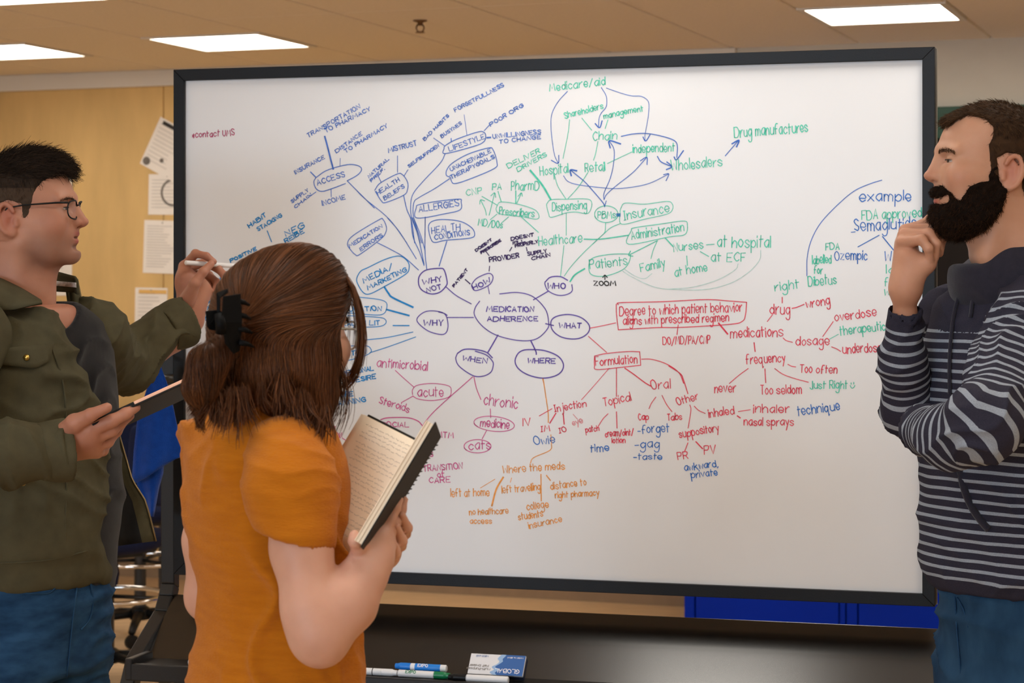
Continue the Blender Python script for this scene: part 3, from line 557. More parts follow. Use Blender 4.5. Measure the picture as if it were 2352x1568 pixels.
# ---------------------------------------------------------------- papers pinned to the wall
def on_wall(px, py, off=0.02):                          # line of sight through a pixel met with the tan wall -> (s, z)
    d = np.array(((px-CX)/F, 1.0, -(py-HZ)/F)); n = np.array((-SN, CS, 0)); k = (FAR-off)/n.dot(d); q = d*k
    return CS*q[0]+SN*q[1], q[2]+CH
def paper(label, x, y, w, h, rot, lines, off=.020, dark=None, ring=None, bar=None, blob=None):
    """sheet with its upper left corner at pixel x,y; size in metres, rot in degrees"""
    s, z = on_wall(x, y); r = math.radians(rot); c, sn = math.cos(r), math.sin(r)
    def W(a, b, n=0.0): return st(s+a*c-b*sn, FAR-off-n, z+a*sn+b*c)
    root = empty('pinned_sheet', W(w/2,-h)); tag(root, label, 'paper', 'sheets pinned to the tan wall')
    MB().hexa([W(0,0),W(w,0),W(w,-h),W(0,-h)], [W(0,0,.001),W(w,0,.001),W(w,-h,.0015),W(0,-h,.0015)]).build('sheet', M['paper'], root)
    mb = MB(); yy = .03
    for i in range(lines):
        L = w*rw.uniform(.45,.85); ribbon(mb, [(.02,-yy),(.02+L*.9,-yy)], .0035, lambda a,b: W(a,b,.003)); yy += (h-.05)/lines
    mb.build('printed_lines', M['print_pale'], root)
    if bar:
        mb = MB(); ribbon(mb, [(w*.15,-.02),(w*.95,-.02)], .02, lambda a,b: W(a,b,.0035)); mb.build('printed_bar', M[bar], root)
    if ring:
        mb = MB(); q = [(ring[0]+ring[2]*math.cos(a), ring[1]+ring[2]*math.sin(a)) for a in np.linspace(0, 2*math.pi, 40)]
        ribbon(mb, q, .012, lambda a,b: W(a,b,.0035)); mb.build('printed_ring', M['print'], root)
    if blob:
        for bx, by, br in blob:
            mb = MB(); q = [(bx+br*.5*math.cos(a), by+br*.5*math.sin(a)) for a in np.linspace(0, 2*math.pi, 16)]; ribbon(mb, q, br, lambda a,b: W(a,b,.0035)); mb.build('printed_picture', M['print'], root)
    p0 = np.array(W(w/2,-.012,.002)); MB().lathe([(.004,0),(.004,.003),(.002,.005)], p0, 8, ax=np.array(st(0,-1))-np.array(st(0,0))).build('pin', M['steel'], root)
paper('tilted white sheet with a dark title bar pinned above the ring diagram', 370, 268, .22, .27, -27, 10, off=.024, bar='print_dark', blob=[(.03,-.24,.022),(.11,-.20,.012)])
paper('white sheet with a dark ring diagram on the tan wall', 342, 400, .22, .21, -1, 9, ring=(.145,-.095,.066), off=.0195)
paper('white typed sheet with a short heading beside the whiteboard frame', 332, 505, .215, .275, -2, 16)
paper('white sheet with an orange heading behind the raised olive sleeve', 311, 660, .19, .28, -1, 12, bar='print_orange')
paper('upper white sheet behind the head of the man in olive', 60, 380, .283, .37, -.5, 14)
paper('lower white sheet behind the neck of the man in olive', 60, 548, .283, .30, -.5, 12)

# ---------------------------------------------------------------- blue cabinets
cab_me = None
for i, (a, b) in enumerate(((-2.523,-1.806),(-1.802,-1.09))):
    root = empty('blue_cabinet', st((a+b)/2, 9.32, 0), ROT)
    tag(root, 'blue metal cabinet with a single door next to the tan wall' if i == 0 else 'blue metal cabinet in front of the dark doorway', 'cabinet', 'blue cabinets')
    slab('body', a+.001, b-.001, 9.132, 9.55, 0.0, 1.12, M['blue_metal'], root, bevel=.003)
    for s0_, s1_, z0_, z1_ in ((a+.001, a+.046, 0, 1.12), (b-.024, b-.001, 0, 1.12), (a+.046, b-.024, 0, .054), (a+.046, b-.024, 1.086, 1.12)):
        slab('face_frame', s0_, s1_, 9.098, 9.132, z0_, z1_, M['blue_metal'], root, bevel=.002)
    dr = slab('door', a+.052, b-.03, 9.100, 9.120, .06, 1.08, M['blue_metal'], root, bevel=.003)
    slab('handle', b-.10, b-.085, 9.075, 9.098, .62, .74, M['steel'], dr, bevel=.003)
# ---------------------------------------------------------------- table behind the man in olive
tb = empty('work_table', st(-6.1, 9.35, 0), ROT); tag(tb, 'tan topped work table standing against the tan wall', 'table')
slab('table_top', -7.3, -5.0, 8.98, 9.74, .85, .885, M['table'], tb, bevel=.004)
slab('apron', -7.2, -5.1, 9.04, 9.06, .77, .85, M['table'], tb)
for s_ in (-7.24, -5.12):
    for t_ in (9.04, 9.62): slab('leg', s_, s_+.06, t_, t_+.06, 0, .85, M['dark_grey'], tb, bevel=.003)
yb = empty('yellow_folder', st(-5.9, 9.2, .885), ROT); tag(yb, 'flat yellow folder lying on the work table', 'folder')
slab('cover', -6.02, -5.68, 9.02, 9.3, .8895, .892, M['yellow'], yb); slab('sheets', -6.01, -5.69, 9.03, 9.29, .887, .8894, M['paper'], yb); slab('back_cover', -6.02, -5.68, 9.02, 9.3, .885, .887, M['yellow'], yb)
# ---------------------------------------------------------------- drafting chairs
def drafting_chair(px, d, label, yaw):
    c = P(px, HZ, d); c[2] = 0
    root = empty('drafting_chair', tuple(c)); tag(root, label, 'chair', 'drafting chairs')
    cy, sy = math.cos(yaw), math.sin(yaw)
    def L(x, y, z): return (c[0]+x*cy-y*sy, c[1]+x*sy+y*cy, z)
    prof = [(.05,.505),(.17,.51),(.215,.53),(.225,.56),(.21,.585),(.12,.592)]
    MB().lathe(prof, c, 28).build('seat', M['navy_fabric'], root, smooth=True)
    MB().box((-.10,-.10,.488),(.10,.10,.506), tf=L).build('seat_plate', M['black_metal'], root, bevel=.004)
    MB().lathe([(.02,.12),(.026,.122),(.026,.49),(.02,.492)], c, 16).build('column', M['dark_grey'], root, smooth=False)
    MB().lathe([(.027,.37),(.04,.38),(.046,.42),(.04,.46),(.027,.465)], c, 18).build('height_collar', M['navy_fabric'], root, smooth=True)
    ring = [L(.225*math.cos(a), .225*math.sin(a), .335) for a in np.linspace(0, 2*math.pi, 40, endpoint=False)]
    MB().tube(ring, .010, 10, closed=True).build('foot_ring', M['chrome'], root, smooth=True)
    for k in range(3):
        a = .6+k*2.094; MB().tube([L(.024*math.cos(a),.024*math.sin(a),.335), L(.22*math.cos(a),.22*math.sin(a),.335)], .008, 8).build('ring_spoke', M['black_metal'], root, smooth=True)
    MB().lathe([(.02,.075),(.045,.08),(.045,.125),(.03,.135)], c, 16).build('hub', M['black_plastic'], root, smooth=False)
    for k in range(5):
        a = .3+k*2*math.pi/5; x, y = math.cos(a), math.sin(a)
        leg = MB().tube([L(.03*x,.03*y,.105), L(.18*x,.18*y,.092), L(.30*x,.30*y,.070)], [.024,.020,.016], 8, flat=.8).build('leg', M['black_plastic'], root, smooth=True)
        w = np.array(L(.30*x,.30*y,.03)); MB().lathe([(.012,-.012),(.03,-.010),(.03,.010),(.012,.012)], w, 16, ax=(L(0,1,0)[0]-c[0], L(0,1,0)[1]-c[1], 0)).build('caster', M['black_plastic'], leg)
    MB().tube([L(0,.05,.49), L(0,.20,.50), L(0,.25,.56), L(0,.25,.80)], .014, 8).build('back_bar', M['black_metal'], root, smooth=True)
    mb = MB(); rows = []
    for i in range(7):
        v = i/6; r = []
        for j in range(9):
            h = j/8-.5; wv = .36*(1-.25*abs(v-.5)**2*4*.6); r.append(L(wv*h, .235-.10*h*h*2, .66+.32*v))
        rows.append(r)
    mb.sheet(rows); o = mb.build('backrest', M['navy_fabric'], root, smooth=True, solid=.04); md = o.modifiers.new('soft','SUBSURF'); md.levels = md.render_levels = 2
    return root
drafting_chair(247, 8.2, 'dark blue drafting chair with a chrome foot ring behind the man in olive', -.9)
drafting_chair(322, 9.25, 'dark blue drafting chair standing close to the work table', .7)
# ---------------------------------------------------------------- blue cloth hanging from the left post of the whiteboard
bc = empty('cleaning_cloth', tuple(P(362, 1110, 5.2))); tag(bc, 'bright blue microfibre cloth hanging from the left whiteboard post', 'cloth')
def edge(pts, n):
    p = np.array(pts, float); t = np.linspace(0, 1, len(p)); q = np.linspace(0, 1, n); return np.stack([np.interp(q, t, p[:,k]) for k in range(p.shape[1])], 1)
Le = edge([(354,826),(345,868),(330,915),(316,960),(308,1030),(303,1112)], 22); Re = edge([(364,826),(384,880),(398,935),(409,990),(418,1035),(414,1050)], 22)
rows = []
for i in range(22):
    r = []
    for j in range(13):
        f = j/12; q = Le[i]*(1-f)+Re[i]*f; r.append(P(q[0], q[1]+6*math.sin(f*6)*(i/21)**2*.4, 5.17+.012*math.sin(f*7+.8+i*.05)*(i/21)+.0*f))
    rows.append(r)
MB().sheet(rows).build('front_fold', M['blue_cloth'], bc, smooth=True, solid=.004)
Le = edge([(352,840),(335,960),(306,1090),(330,1150),(343,1184)], 16); Re = edge([(366,840),(372,960),(376,1080),(364,1120),(352,1186)], 16); rows = []
for i in range(16): rows.append([P(*(Le[i]*(1-f)+Re[i]*f), 5.205+.01*math.sin(f*6+1)) for f in np.linspace(0,1,9)])
MB().sheet(rows).build('rear_fold', M['blue_cloth'], bc, smooth=True, solid=.004)
MB().tube([P(358,832,5.19), P(358,818,5.25), P(368,815,5.33)], .004, 8).build('hanging_loop', M['blue_cloth'], bc, smooth=True)

# ---------------------------------------------------------------- implicit modelling: smooth unions of tapered limbs and ellipsoids, meshed by surface nets
_T = RNG.random((32,32,32)).astype(np.float32)
def vnoise(p):                                          # smooth value noise, 0..1
    p = np.asarray(p, np.float32); i = np.floor(p).astype(int); f = p-i; f = f*f*(3-2*f); i &= 31; j = (i+1) & 31
    x0,y0,z0 = i.T; x1,y1,z1 = j.T; fx,fy,fz = f.T
    a = _T[x0,y0,z0]*(1-fx)+_T[x1,y0,z0]*fx; b = _T[x0,y1,z0]*(1-fx)+_T[x1,y1,z0]*fx
    c = _T[x0,y0,z1]*(1-fx)+_T[x1,y0,z1]*fx; d = _T[x0,y1,z1]*(1-fx)+_T[x1,y1,z1]*fx
    return (a*(1-fy)+b*fy)*(1-fz)+(c*(1-fy)+d*fy)*fz
def smin(a, b, k):
    if k <= 0: return np.minimum(a, b)
    h = np.clip(.5+.5*(b-a)/k, 0, 1); return b*(1-h)+a*h-k*h*(1-h)
def smax(a, b, k): return -smin(-a, -b, k)
class Field:
    def __init__(s, lo, hi, h):
        s.lo = np.array(lo, float); s.h = h; n = np.ceil((np.array(hi)-s.lo)/h).astype(int)+1
        s.ax = [s.lo[i]+h*np.arange(n[i]) for i in range(3)]; s.d = np.full(n, .2, np.float32)
    def _sl(s, lo, hi):
        r = []
        for i in range(3):
            a = int(np.clip(math.floor((lo[i]-s.lo[i])/s.h), 0, s.d.shape[i])); b = int(np.clip(math.ceil((hi[i]-s.lo[i])/s.h)+1, 0, s.d.shape[i])); r.append(slice(a, b))
        return tuple(r)
    def _apply(s, lo, hi, fn, k, sub):
        m = k+3*s.h; sl = s._sl(np.array(lo)-m, np.array(hi)+m)
        if any(q.stop <= q.start for q in sl): return s
        X, Y, Z = np.meshgrid(*[s.ax[i][sl[i]].astype(np.float32) for i in range(3)], indexing='ij', sparse=True)
        v = fn(X, Y, Z); s.d[sl] = smax(s.d[sl], -v, k) if sub else smin(s.d[sl], v, k); return s
    def cone(s, a, b, ra, rb=None, k=.01, sub=False):
        a = np.array(a, float); b = np.array(b, float); rb = ra if rb is None else rb; ba = b-a; L = max(ba.dot(ba), 1e-12); r = max(ra, rb)
        def fn(X,Y,Z):
            x,y,z = X-a[0],Y-a[1],Z-a[2]; t = np.clip((x*ba[0]+y*ba[1]+z*ba[2])/L, 0, 1)
            return np.sqrt((x-t*ba[0])**2+(y-t*ba[1])**2+(z-t*ba[2])**2)-(ra+(rb-ra)*t)
        return s._apply(np.minimum(a,b)-r, np.maximum(a,b)+r, fn, k, sub)
    def chain(s, pts, rs, k=.01):
        for i in range(len(pts)-1): s.cone(pts[i], pts[i+1], rs[i], rs[i+1], k)
        return s
    def ell(s, c, r, R=None, k=.01, sub=False):
        c = np.array(c, float); r = np.array(r, float); rm = r.max()
        def fn(X,Y,Z):
            x,y,z = X-c[0],Y-c[1],Z-c[2]
            if R is not None: x,y,z = R[0][0]*x+R[0][1]*y+R[0][2]*z, R[1][0]*x+R[1][1]*y+R[1][2]*z, R[2][0]*x+R[2][1]*y+R[2][2]*z
            k0 = np.sqrt((x/r[0])**2+(y/r[1])**2+(z/r[2])**2); k1 = np.sqrt((x/r[0]**2)**2+(y/r[1]**2)**2+(z/r[2]**2)**2)+1e-9
            return k0*(k0-1)/k1
        ext = rm if R is not None else r
        return s._apply(c-ext, c+ext, fn, k, sub)
    def loft(s, secs, yaw, k=.02, sub=False):
        """stack of elliptic sections (z, cx, cy, r_lateral, r_front); yaw: facing angle"""
        S = np.array(sorted(secs), float); f = (math.cos(yaw), math.sin(yaw))
        def fn(X,Y,Z):
            zz = Z; q = [np.interp(zz.ravel(), S[:,0], S[:,i]).reshape(zz.shape).astype(np.float32) for i in range(1,5)]
            x, y = X-q[0], Y-q[1]; a = x*f[0]+y*f[1]; b = -x*f[1]+y*f[0]; ra, rb = q[3], q[2]
            p = 2.35
            k0 = (np.abs(a/ra)**p+np.abs(b/rb)**p)**(1/p)+1e-6; dd = (k0-1)*np.sqrt(a*a+b*b)/k0
            dz = np.maximum(S[0,0]-zz, zz-S[-1,0]); return smax(dd, dz, .03)
        m = S[:,3:5].max(); lo = (S[:,1].min()-m, S[:,2].min()-m, S[0,0]); hi = (S[:,1].max()+m, S[:,2].max()+m, S[-1,0])
        return s._apply(lo, hi, fn, k, sub)
    def clip(s, fn, k=.005):                            # keep only where fn <= 0
        X, Y, Z = np.meshgrid(*[a.astype(np.float32) for a in s.ax], indexing='ij', sparse=True); s.d = smax(s.d, fn(X,Y,Z)+np.zeros_like(s.d), k); return s
    def sample(s, p):
        g = (p-s.lo)/s.h; n = np.array(s.d.shape)-2; i = np.clip(np.floor(g).astype(int), 0, n); f = np.clip(g-i, 0, 1)
        x,y,z = i.T; fx,fy,fz = f.T; D = s.d
        return ((D[x,y,z]*(1-fx)+D[x+1,y,z]*fx)*(1-fy)+(D[x,y+1,z]*(1-fx)+D[x+1,y+1,z]*fx)*fy)*(1-fz)+((D[x,y,z+1]*(1-fx)+D[x+1,y,z+1]*fx)*(1-fy)+(D[x,y+1,z+1]*(1-fx)+D[x+1,y+1,z+1]*fx)*fy)*fz
    def grad(s, p):
        e = s.h*.9; g = np.stack([s.sample(p+np.eye(3)[i]*e)-s.sample(p-np.eye(3)[i]*e) for i in range(3)], 1)
        return g/(np.linalg.norm(g, axis=1)[:,None]+1e-9)
    def mesh(s):
        D = s.d; D = np.pad(D, 1, constant_values=.1); I = D < 0; n = D.shape
        C = np.zeros(tuple(v-1 for v in n), np.int8); sh = [(a,b,c) for a in (0,1) for b in (0,1) for c in (0,1)]
        v8 = lambda A, o: A[o[0]:n[0]-1+o[0], o[1]:n[1]-1+o[1], o[2]:n[2]-1+o[2]]
        for o in sh: C += v8(I, o)
        cells = np.argwhere((C > 0) & (C < 8)); idx = np.full(C.shape, -1, np.int64); idx[tuple(cells.T)] = np.arange(len(cells))
        vals = {o: D[cells[:,0]+o[0], cells[:,1]+o[1], cells[:,2]+o[2]] for o in sh}; acc = np.zeros((len(cells),3)); cnt = np.zeros(len(cells))
        for o in sh:
            for ax in range(3):
                if o[ax] == 0:
                    o2 = list(o); o2[ax] = 1; o2 = tuple(o2); a, b = vals[o], vals[o2]; m = (a < 0) != (b < 0)
                    t = np.where(m, a/np.where(a-b == 0, 1, a-b), 0); p = np.tile(np.array(o, float), (len(cells),1)); p[:,ax] = t
                    acc += p*m[:,None]; cnt += m
        V = s.lo+(cells-1+acc/cnt[:,None])*s.h; Q = []
        for ax in range(3):
            a = [slice(None)]*3; b = [slice(None)]*3; a[ax] = slice(0,-1); b[ax] = slice(1,None); e = I[tuple(a)] != I[tuple(b)]
            u, w = [k for k in range(3) if k != ax]; E = np.argwhere(e); E = E[(E[:,u] > 0) & (E[:,w] > 0) & (E[:,u] < n[u]-1) & (E[:,w] < n[w]-1)]
            c = []
            for du, dw in ((1,1),(0,1),(0,0),(1,0)):
                q = E.copy(); q[:,u] -= du; q[:,w] -= dw; c.append(idx[tuple(q.T)])
            q = np.stack(c, 1); ins = I[tuple(E.T)]; flip = ins if ax != 1 else ~ins
            q[~flip] = q[~flip][:, ::-1]; Q.append(q)
        Q = np.vstack(Q); Q = Q[(Q >= 0).all(1)]
        return V, Q
def smooth_mesh(V, Q, it=2, lam=.5):
    for _ in range(it):
        acc = np.zeros_like(V); cnt = np.zeros(len(V))
        for i in range(4):
            a = Q[:,i]; b = Q[:,(i+1)%4]
            for k in range(3): acc[:,k] += np.bincount(a, V[b,k], len(V))+np.bincount(b, V[a,k], len(V))
            cnt += np.bincount(a, minlength=len(V))+np.bincount(b, minlength=len(V))
        V = V+lam*(acc/np.maximum(cnt,1)[:,None]-V)
    return V
def normals(V, Q):
    n = np.cross(V[Q[:,2]]-V[Q[:,0]], V[Q[:,3]]-V[Q[:,1]]); N = np.zeros_like(V)
    for i in range(4):
        for k in range(3): N[:,k] += np.bincount(Q[:,i], n[:,k], len(V))
    return N/(np.linalg.norm(N, axis=1)[:,None]+1e-12)
def folds(V, N, amp, direc, freq, warp=3.0, seed=0.0, gate=(.35,.7)):
    """cloth folds: warped ridges across direc, switched on and off by a broad noise"""
    d = np.array(direc, float); d /= np.linalg.norm(d)
    ph = V@d*freq+warp*(vnoise(V*9+seed)-.5)*2+1.2*(vnoise(V*22+seed+7)-.5); r = 1-np.abs(np.sin(ph))
    g = np.clip((vnoise(V*7+seed+3)-gate[0])/(gate[1]-gate[0]), 0, 1); return V+N*(amp*(r**1.6-.35)*g)[:,None]
def lumps(V, N, amp, scale, seed=0): return V+N*(amp*(vnoise(V*scale+seed)-.5)*2)[:,None]
def frame_mat(pos, fwd_yaw, pitch=0.0, roll=0.0):
    R = Matrix.Rotation(fwd_yaw, 3, 'Z') @ Matrix.Rotation(-pitch, 3, 'Y') @ Matrix.Rotation(roll, 3, 'X'); return np.array(R), np.array(pos, float)
def strands(paths, r, jitter_attr=True, n=3, taper=.35):
    """thin tapered tubes along N paths of M points -> V, Q, per-vertex shade"""
    N, Mp, _ = paths.shape; T = np.gradient(paths, axis=1); T /= np.linalg.norm(T, axis=2)[...,None]+1e-9
    ref = RNG.normal(size=(N,1,3)); u = np.cross(T, ref); u /= np.linalg.norm(u, axis=2)[...,None]+1e-9; w = np.cross(T, u)
    prof = np.linspace(1, taper, Mp) if Mp < 9 else np.minimum(np.linspace(.35, 2.2, Mp), np.linspace(1.6, taper, Mp)); rad = np.broadcast_to(np.asarray(r).reshape(-1,1), (N,Mp))*prof[None,:]
    V = np.stack([paths+rad[...,None]*(math.cos(2*math.pi*k/n)*u+math.sin(2*math.pi*k/n)*w) for k in range(n)], 2)
    base = (np.arange(N)*Mp*n)[:,None,None]+(np.arange(Mp-1)*n)[None,:,None]+np.arange(n)[None,None,:]; nx = base-np.arange(n)+((np.arange(n)+1)%n)
    Q = np.stack([base, nx, nx+n, base+n], -1).reshape(-1,4)
    sh = np.repeat(RNG.random(N), Mp*n); return V.reshape(-1,3), Q, sh
def join(parts):
    Vs, Qs, off = [], [], 0
    for V, Q in parts: Vs.append(V); Qs.append(Q+off); off += len(V)
    return np.vstack(Vs), np.vstack(Qs)

# ---------------------------------------------------------------- heads (local: x forwards, y left, z up, origin between the ear canals, millimetres)
def head_field(h=.0024, mouth=0.0, jaw=1.0, nose=1.0, neck_r=60, neck_to=(0,-210), width=1.0, nape=(-48,-40), nape_r=(46,52)):
    f = Field((-.125,-.105,-.215), (.155,.105,.165), h); mm = .001
    E = lambda c, r, k=.01, sub=False: f.ell(np.array(c)*mm, np.array(r)*mm, None, k, sub)
    C = lambda a, b, ra, rb, k=.01, sub=False: f.cone(np.array(a)*mm, np.array(b)*mm, ra*mm, rb*mm, k, sub)
    W = width; m = mouth
    E((2,0,62),(100,75*W,80)); E((-35,0,48),(66,70*W,62),.03)
    E((54,0,14),(54,63*W,60),.03); E((58,0,-30-m*.5),(50,48*W,44+m*.5),.03)
    for s in (-1,1):
        C((14,s*55*W,-38),(60,s*38*W,-62-m),20,17,.03); C((60,s*38*W,-62-m),(98,s*10,-64-m),17,14,.025)
        C((101,s*6,53),(84,s*50*W,50),8.5,7,.014); E((74,s*50*W,2),(24,15,17),.022); C((10,s*66*W,8),(74,s*52*W,2),8,10,.03); E((48,s*46*W,-24-m*.5),(38,17,34),.03)
    E((85,0,-26-m),(23,30,26),.02); E((98,0,-64-m),(18,21,14),.014)
    C((102,0,42),(119*nose,0,16),6.5,8.5,.010); E((124.5*nose,0,4.5),(12,11,9.8),.007); C((104,0,30),(107,0,2),10,12,.012); C((108,0,-3),(122*nose,0,0),6,6,.006)
    for s in (-1,1):
        E((112*nose,s*12.5,2),(11,6.5,8.5),.005); E((103,s*33,33),(15,17,12),.010,True); E((116*nose,s*6.5,-6),(5.5,3.2,3.5),.003,True)
        E((86.5,s*32.5,31.5),(14.2,15.5,14),.005); E((98,s*34.5,30.2),(13,13,3.1),.003,True)
        C((97,s*24,22),(88,s*44,22),4.5,4,.008)
    E((106,0,-20-m*.8),(10.5,21,5),.004); E((103,0,-36-m),(11,18,6.2),.004); E((116,0,-28.5-m*.9),(14,23,2.2),.003,True); C((103,0,-8),(109,0,-14-m*.6),5,5,.006); E((112,0,-49-m),(9,22,5.5),.008,True)
    for s in (-1,1):                                      # ears
        y = 75*W
        R = np.array(Matrix.Rotation(math.radians(-14)*1, 3, 'Y') @ Matrix.Rotation(s*math.radians(20), 3, 'Z'))
        f.ell(np.array((-9,s*(y+3),8))*mm, np.array((17,6,29))*mm, R, .006)
        f.ell(np.array((-4,s*(y+11),3))*mm, np.array((10,8,13))*mm, R, .004, True); f.ell(np.array((-9,s*(y+11),20))*mm, np.array((9,6,9))*mm, R, .004, True)
        rim = [np.array((-11+17*math.cos(math.radians(a))*-1-.16*(8+31*math.sin(math.radians(a))), s*(y+8+5*max(0,math.cos(math.radians(a)))), 8+30*math.sin(math.radians(a))))*mm for a in np.linspace(-80,150,16)]
        f.chain(rim, [.0042]*16, .003); f.ell(np.array((-3,s*(y+5),-20))*mm, np.array((8,4,8))*mm, None, .006)
        f.cone(np.array((4,s*(y+3),6))*mm, np.array((5,s*(y+4),-4))*mm, .005, .005, .004)
        C((-22,s*52*W,2),(20,s*26,-150),17,16,.03)
    C((-12,0,-30),(neck_to[0],0,neck_to[1]),neck_r-4,neck_r,.035); C((42,0,-72-m),(neck_to[0]+34,0,neck_to[1]+10),28,34,.03); C((nape[0],0,20),(nape[1],0,-190),nape_r[0],nape_r[1],.04)
    return f
def poly_sd(X, Z, pts):
    """signed distance to a polygon in the x-z plane (negative inside)"""
    x = X+np.zeros_like(Z); z = Z+np.zeros_like(X); d = np.full(x.shape, 9., np.float32); ins = np.zeros(x.shape, bool); p = np.array(pts, float)*.001
    for i in range(len(p)):
        a, b = p[i], p[(i+1)%len(p)]; e = b-a; t = np.clip(((x-a[0])*e[0]+(z-a[1])*e[1])/e.dot(e), 0, 1); d = np.minimum(d, np.hypot(x-a[0]-t*e[0], z-a[1]-t*e[1])); c = (a[1] > z) != (b[1] > z)
        ins ^= c & (x < (b[0]-a[0])*(z-a[1])/(b[1]-a[1] if b[1] != a[1] else 1e-9)+a[0])
    return np.where(ins, -d, d)
def cover(head, off, region, extra=None, k=.006, side=None):
    """a layer of thickness off over a head, kept inside a region given as a polygon (x, z)"""
    f = Field((0,0,0), (head.h,)*3, head.h); f.lo = head.lo; f.ax = head.ax; f.d = head.d-(off if side is None else np.interp(head.ax[2], [.05,.095], [side,off]).astype(np.float32)[None,None,:])
    if extra: extra(f)
    f.clip(lambda X,Y,Z: poly_sd(X, Z, region), k); return f
def tints(V, mouth=0.0, nose=1.0, beard=0.0):
    """redder lips, nose, ears and cheeks; darker stubble along the jaw (head coordinates)"""
    mm = .001; g = lambda c, r: np.exp(-(((V-np.array(c)*mm)/(np.array(r)*mm))**2).sum(1)); red = np.zeros(len(V))
    lip = np.maximum(g((113,0,-20-mouth*.8),(7,18,5)), g((111,0,-36-mouth),(7,16,5.5))); red = np.maximum(red, np.clip(lip*1.5,0,1)*.95)
    red = np.maximum(red, .4*g((124*nose,0,5),(14,14,12)))
    for s in (-1,1): red = np.maximum(red, .55*g((-12,s*84,10),(22,12,34))); red = np.maximum(red, .35*g((78,s*52,-4),(26,22,20)))
    st = np.zeros(len(V)); jaw = np.clip((-V[:,2]-.012)/.03,0,1)*np.clip((V[:,0]-.005)/.03,0,1)*np.clip((V[:,2]+.11)/.03,0,1); st = beard*jaw*(1-np.clip(lip*2,0,1)); return red, st
def place(V, R, o): return V@R.T+o
def eyeballs(R, o, parent, look=0.0, iris=(70,52,40)):
    mi = mat('iris', iris, .2, .6); mw = mat('eye_white', (190,176,166), .2, .6)
    for s in (-1,1):
        c = place(np.array([[.0862, s*.0325, .0312]]), R, o)[0]; ax = R@np.array((math.cos(look), math.sin(look), -.02)); mb = MB()
        mb.lathe([(.0126*math.sin(a)+1e-5, -.0126*math.cos(a)) for a in np.linspace(0, math.pi-.60, 14)], c, 18, 0, ax); mb.lathe([(.0126*math.sin(a)+1e-5, -.0124*math.cos(a)+.0002) for a in np.linspace(math.pi-.60, math.pi, 5)], c, 18, 1, ax)
        mb.build('eye', [mw, mi], parent, smooth=True)
        ls = [(.0868+.0142*math.sqrt(max(0,1-((y-32.5)/15.5)**2-.03))+.0006, s*y*.001, .0334-.00012*max(0,y-32)-.00018*max(0,30-y)) for y in np.linspace(23,46,10)]
        MB().tube(place(np.array(ls), R, o), [.0004]+[.0009]*8+[.0004], 5).build('eyelashes', M['black_plastic'], parent, smooth=True)
def brows(R, o, parent, m, thick=1.0, n=170):
    for s in (-1,1):
        t = RNG.random(n); x = .1085-.020*t**1.5; y = s*(.010+.042*t); z = .047+.006*np.sin(t*2.6)-.002*t+RNG.normal(0,.0016,n)*thick
        b = np.stack([x,y,z],1); d = np.stack([-.25*np.ones(n)+.3, s*np.ones(n), .35-.9*t],1); d /= np.linalg.norm(d,axis=1)[:,None]; out = np.stack([np.ones(n),np.zeros(n)+s*.3*t,np.zeros(n)],1)
        V, Q, sh = strands(np.stack([b, b+d*.004+out*.0015, b+d*.009+out*.001],1), .00042); fast('eyebrow', place(V,R,o), Q, m, parent, {'shade':sh})
def hairs_on(field, V, N, keep, count, comb, length, r, lift=.5, segs=4, curl=0.0, R=None, o=None):
    idx = np.flatnonzero(keep); idx = RNG.choice(idx, count); p = V[idx]+RNG.normal(0,.0012,(count,3)); n = N[idx]; c = comb(p)
    c = c-n*(c*n).sum(1)[:,None]; c /= np.linalg.norm(c,axis=1)[:,None]+1e-9; L = (length(p) if callable(length) else length)*RNG.uniform(.6,1.15,count)
    d = n*lift+c*(1-lift)+RNG.normal(0,.18,(count,3)); pts = [p-n*.002]
    for k in range(segs-1):
        d = d+c*.22+RNG.normal(0,.10+curl,(count,3)); d /= np.linalg.norm(d,axis=1)[:,None]; pts.append(pts[-1]+d*(L/(segs-1))[:,None])
    return strands(np.stack(pts,1), r)
def hand_field(h=.0019, lo=None, hi=None): return Field(lo, hi, h)
def finger(f, pts, rs, k=.004): f.chain(pts, rs, k); [f.ell(p, (r*1.05,)*3, None, .003) for p, r in zip(pts[1:-1], rs[1:-1])]
def bbox(pts, m): p = np.array(pts); return p.min(0)-m, p.max(0)+m
def skin(name, c, c2):
    m = mat(name, c, .50, .4, var=0.0, col2=c2, vscale=14, bump=.10, bscale=700, sub=.22, subs=.005); nt = m.node_tree; b = nt.nodes['Principled BSDF']; src = b.inputs['Base Color'].links[0].from_socket
    for an, tone in (('red', [c[0]*.93, c[1]*.62, c[2]*.62]), ('stubble', [c[0]*.55, c[1]*.58, c[2]*.60])):
        a = nt.nodes.new('ShaderNodeAttribute'); a.attribute_name = an; mx = nt.nodes.new('ShaderNodeMixRGB'); mx.inputs[2].default_value = lin(tone); nt.links.new(a.outputs['Fac'], mx.inputs[0]); nt.links.new(src, mx.inputs[1]); src = mx.outputs[0]
    nt.links.new(src, b.inputs['Base Color']); return m
def knit(name, c, **k): return mat(name, c, .92, .12, var=.10, vscale=90, bump=.35, bscale=900, sheen=.15, **k)
M['skin_a'] = skin('skin_warm_a', (164,112,90), (182,132,108)); M['skin_b'] = skin('skin_warm_b', (182,134,108), (198,152,126)); M['skin_c'] = skin('skin_warm_c', (192,144,122), (206,158,136))
M['hair_dark'] = mat('hair_dark_brown', (20,15,12), .75, .12, attr='shade', col2=(92,74,60)); M['hair_brown'] = mat('hair_short_brown', (28,19,14), .75, .12, attr='shade', col2=(112,80,52))
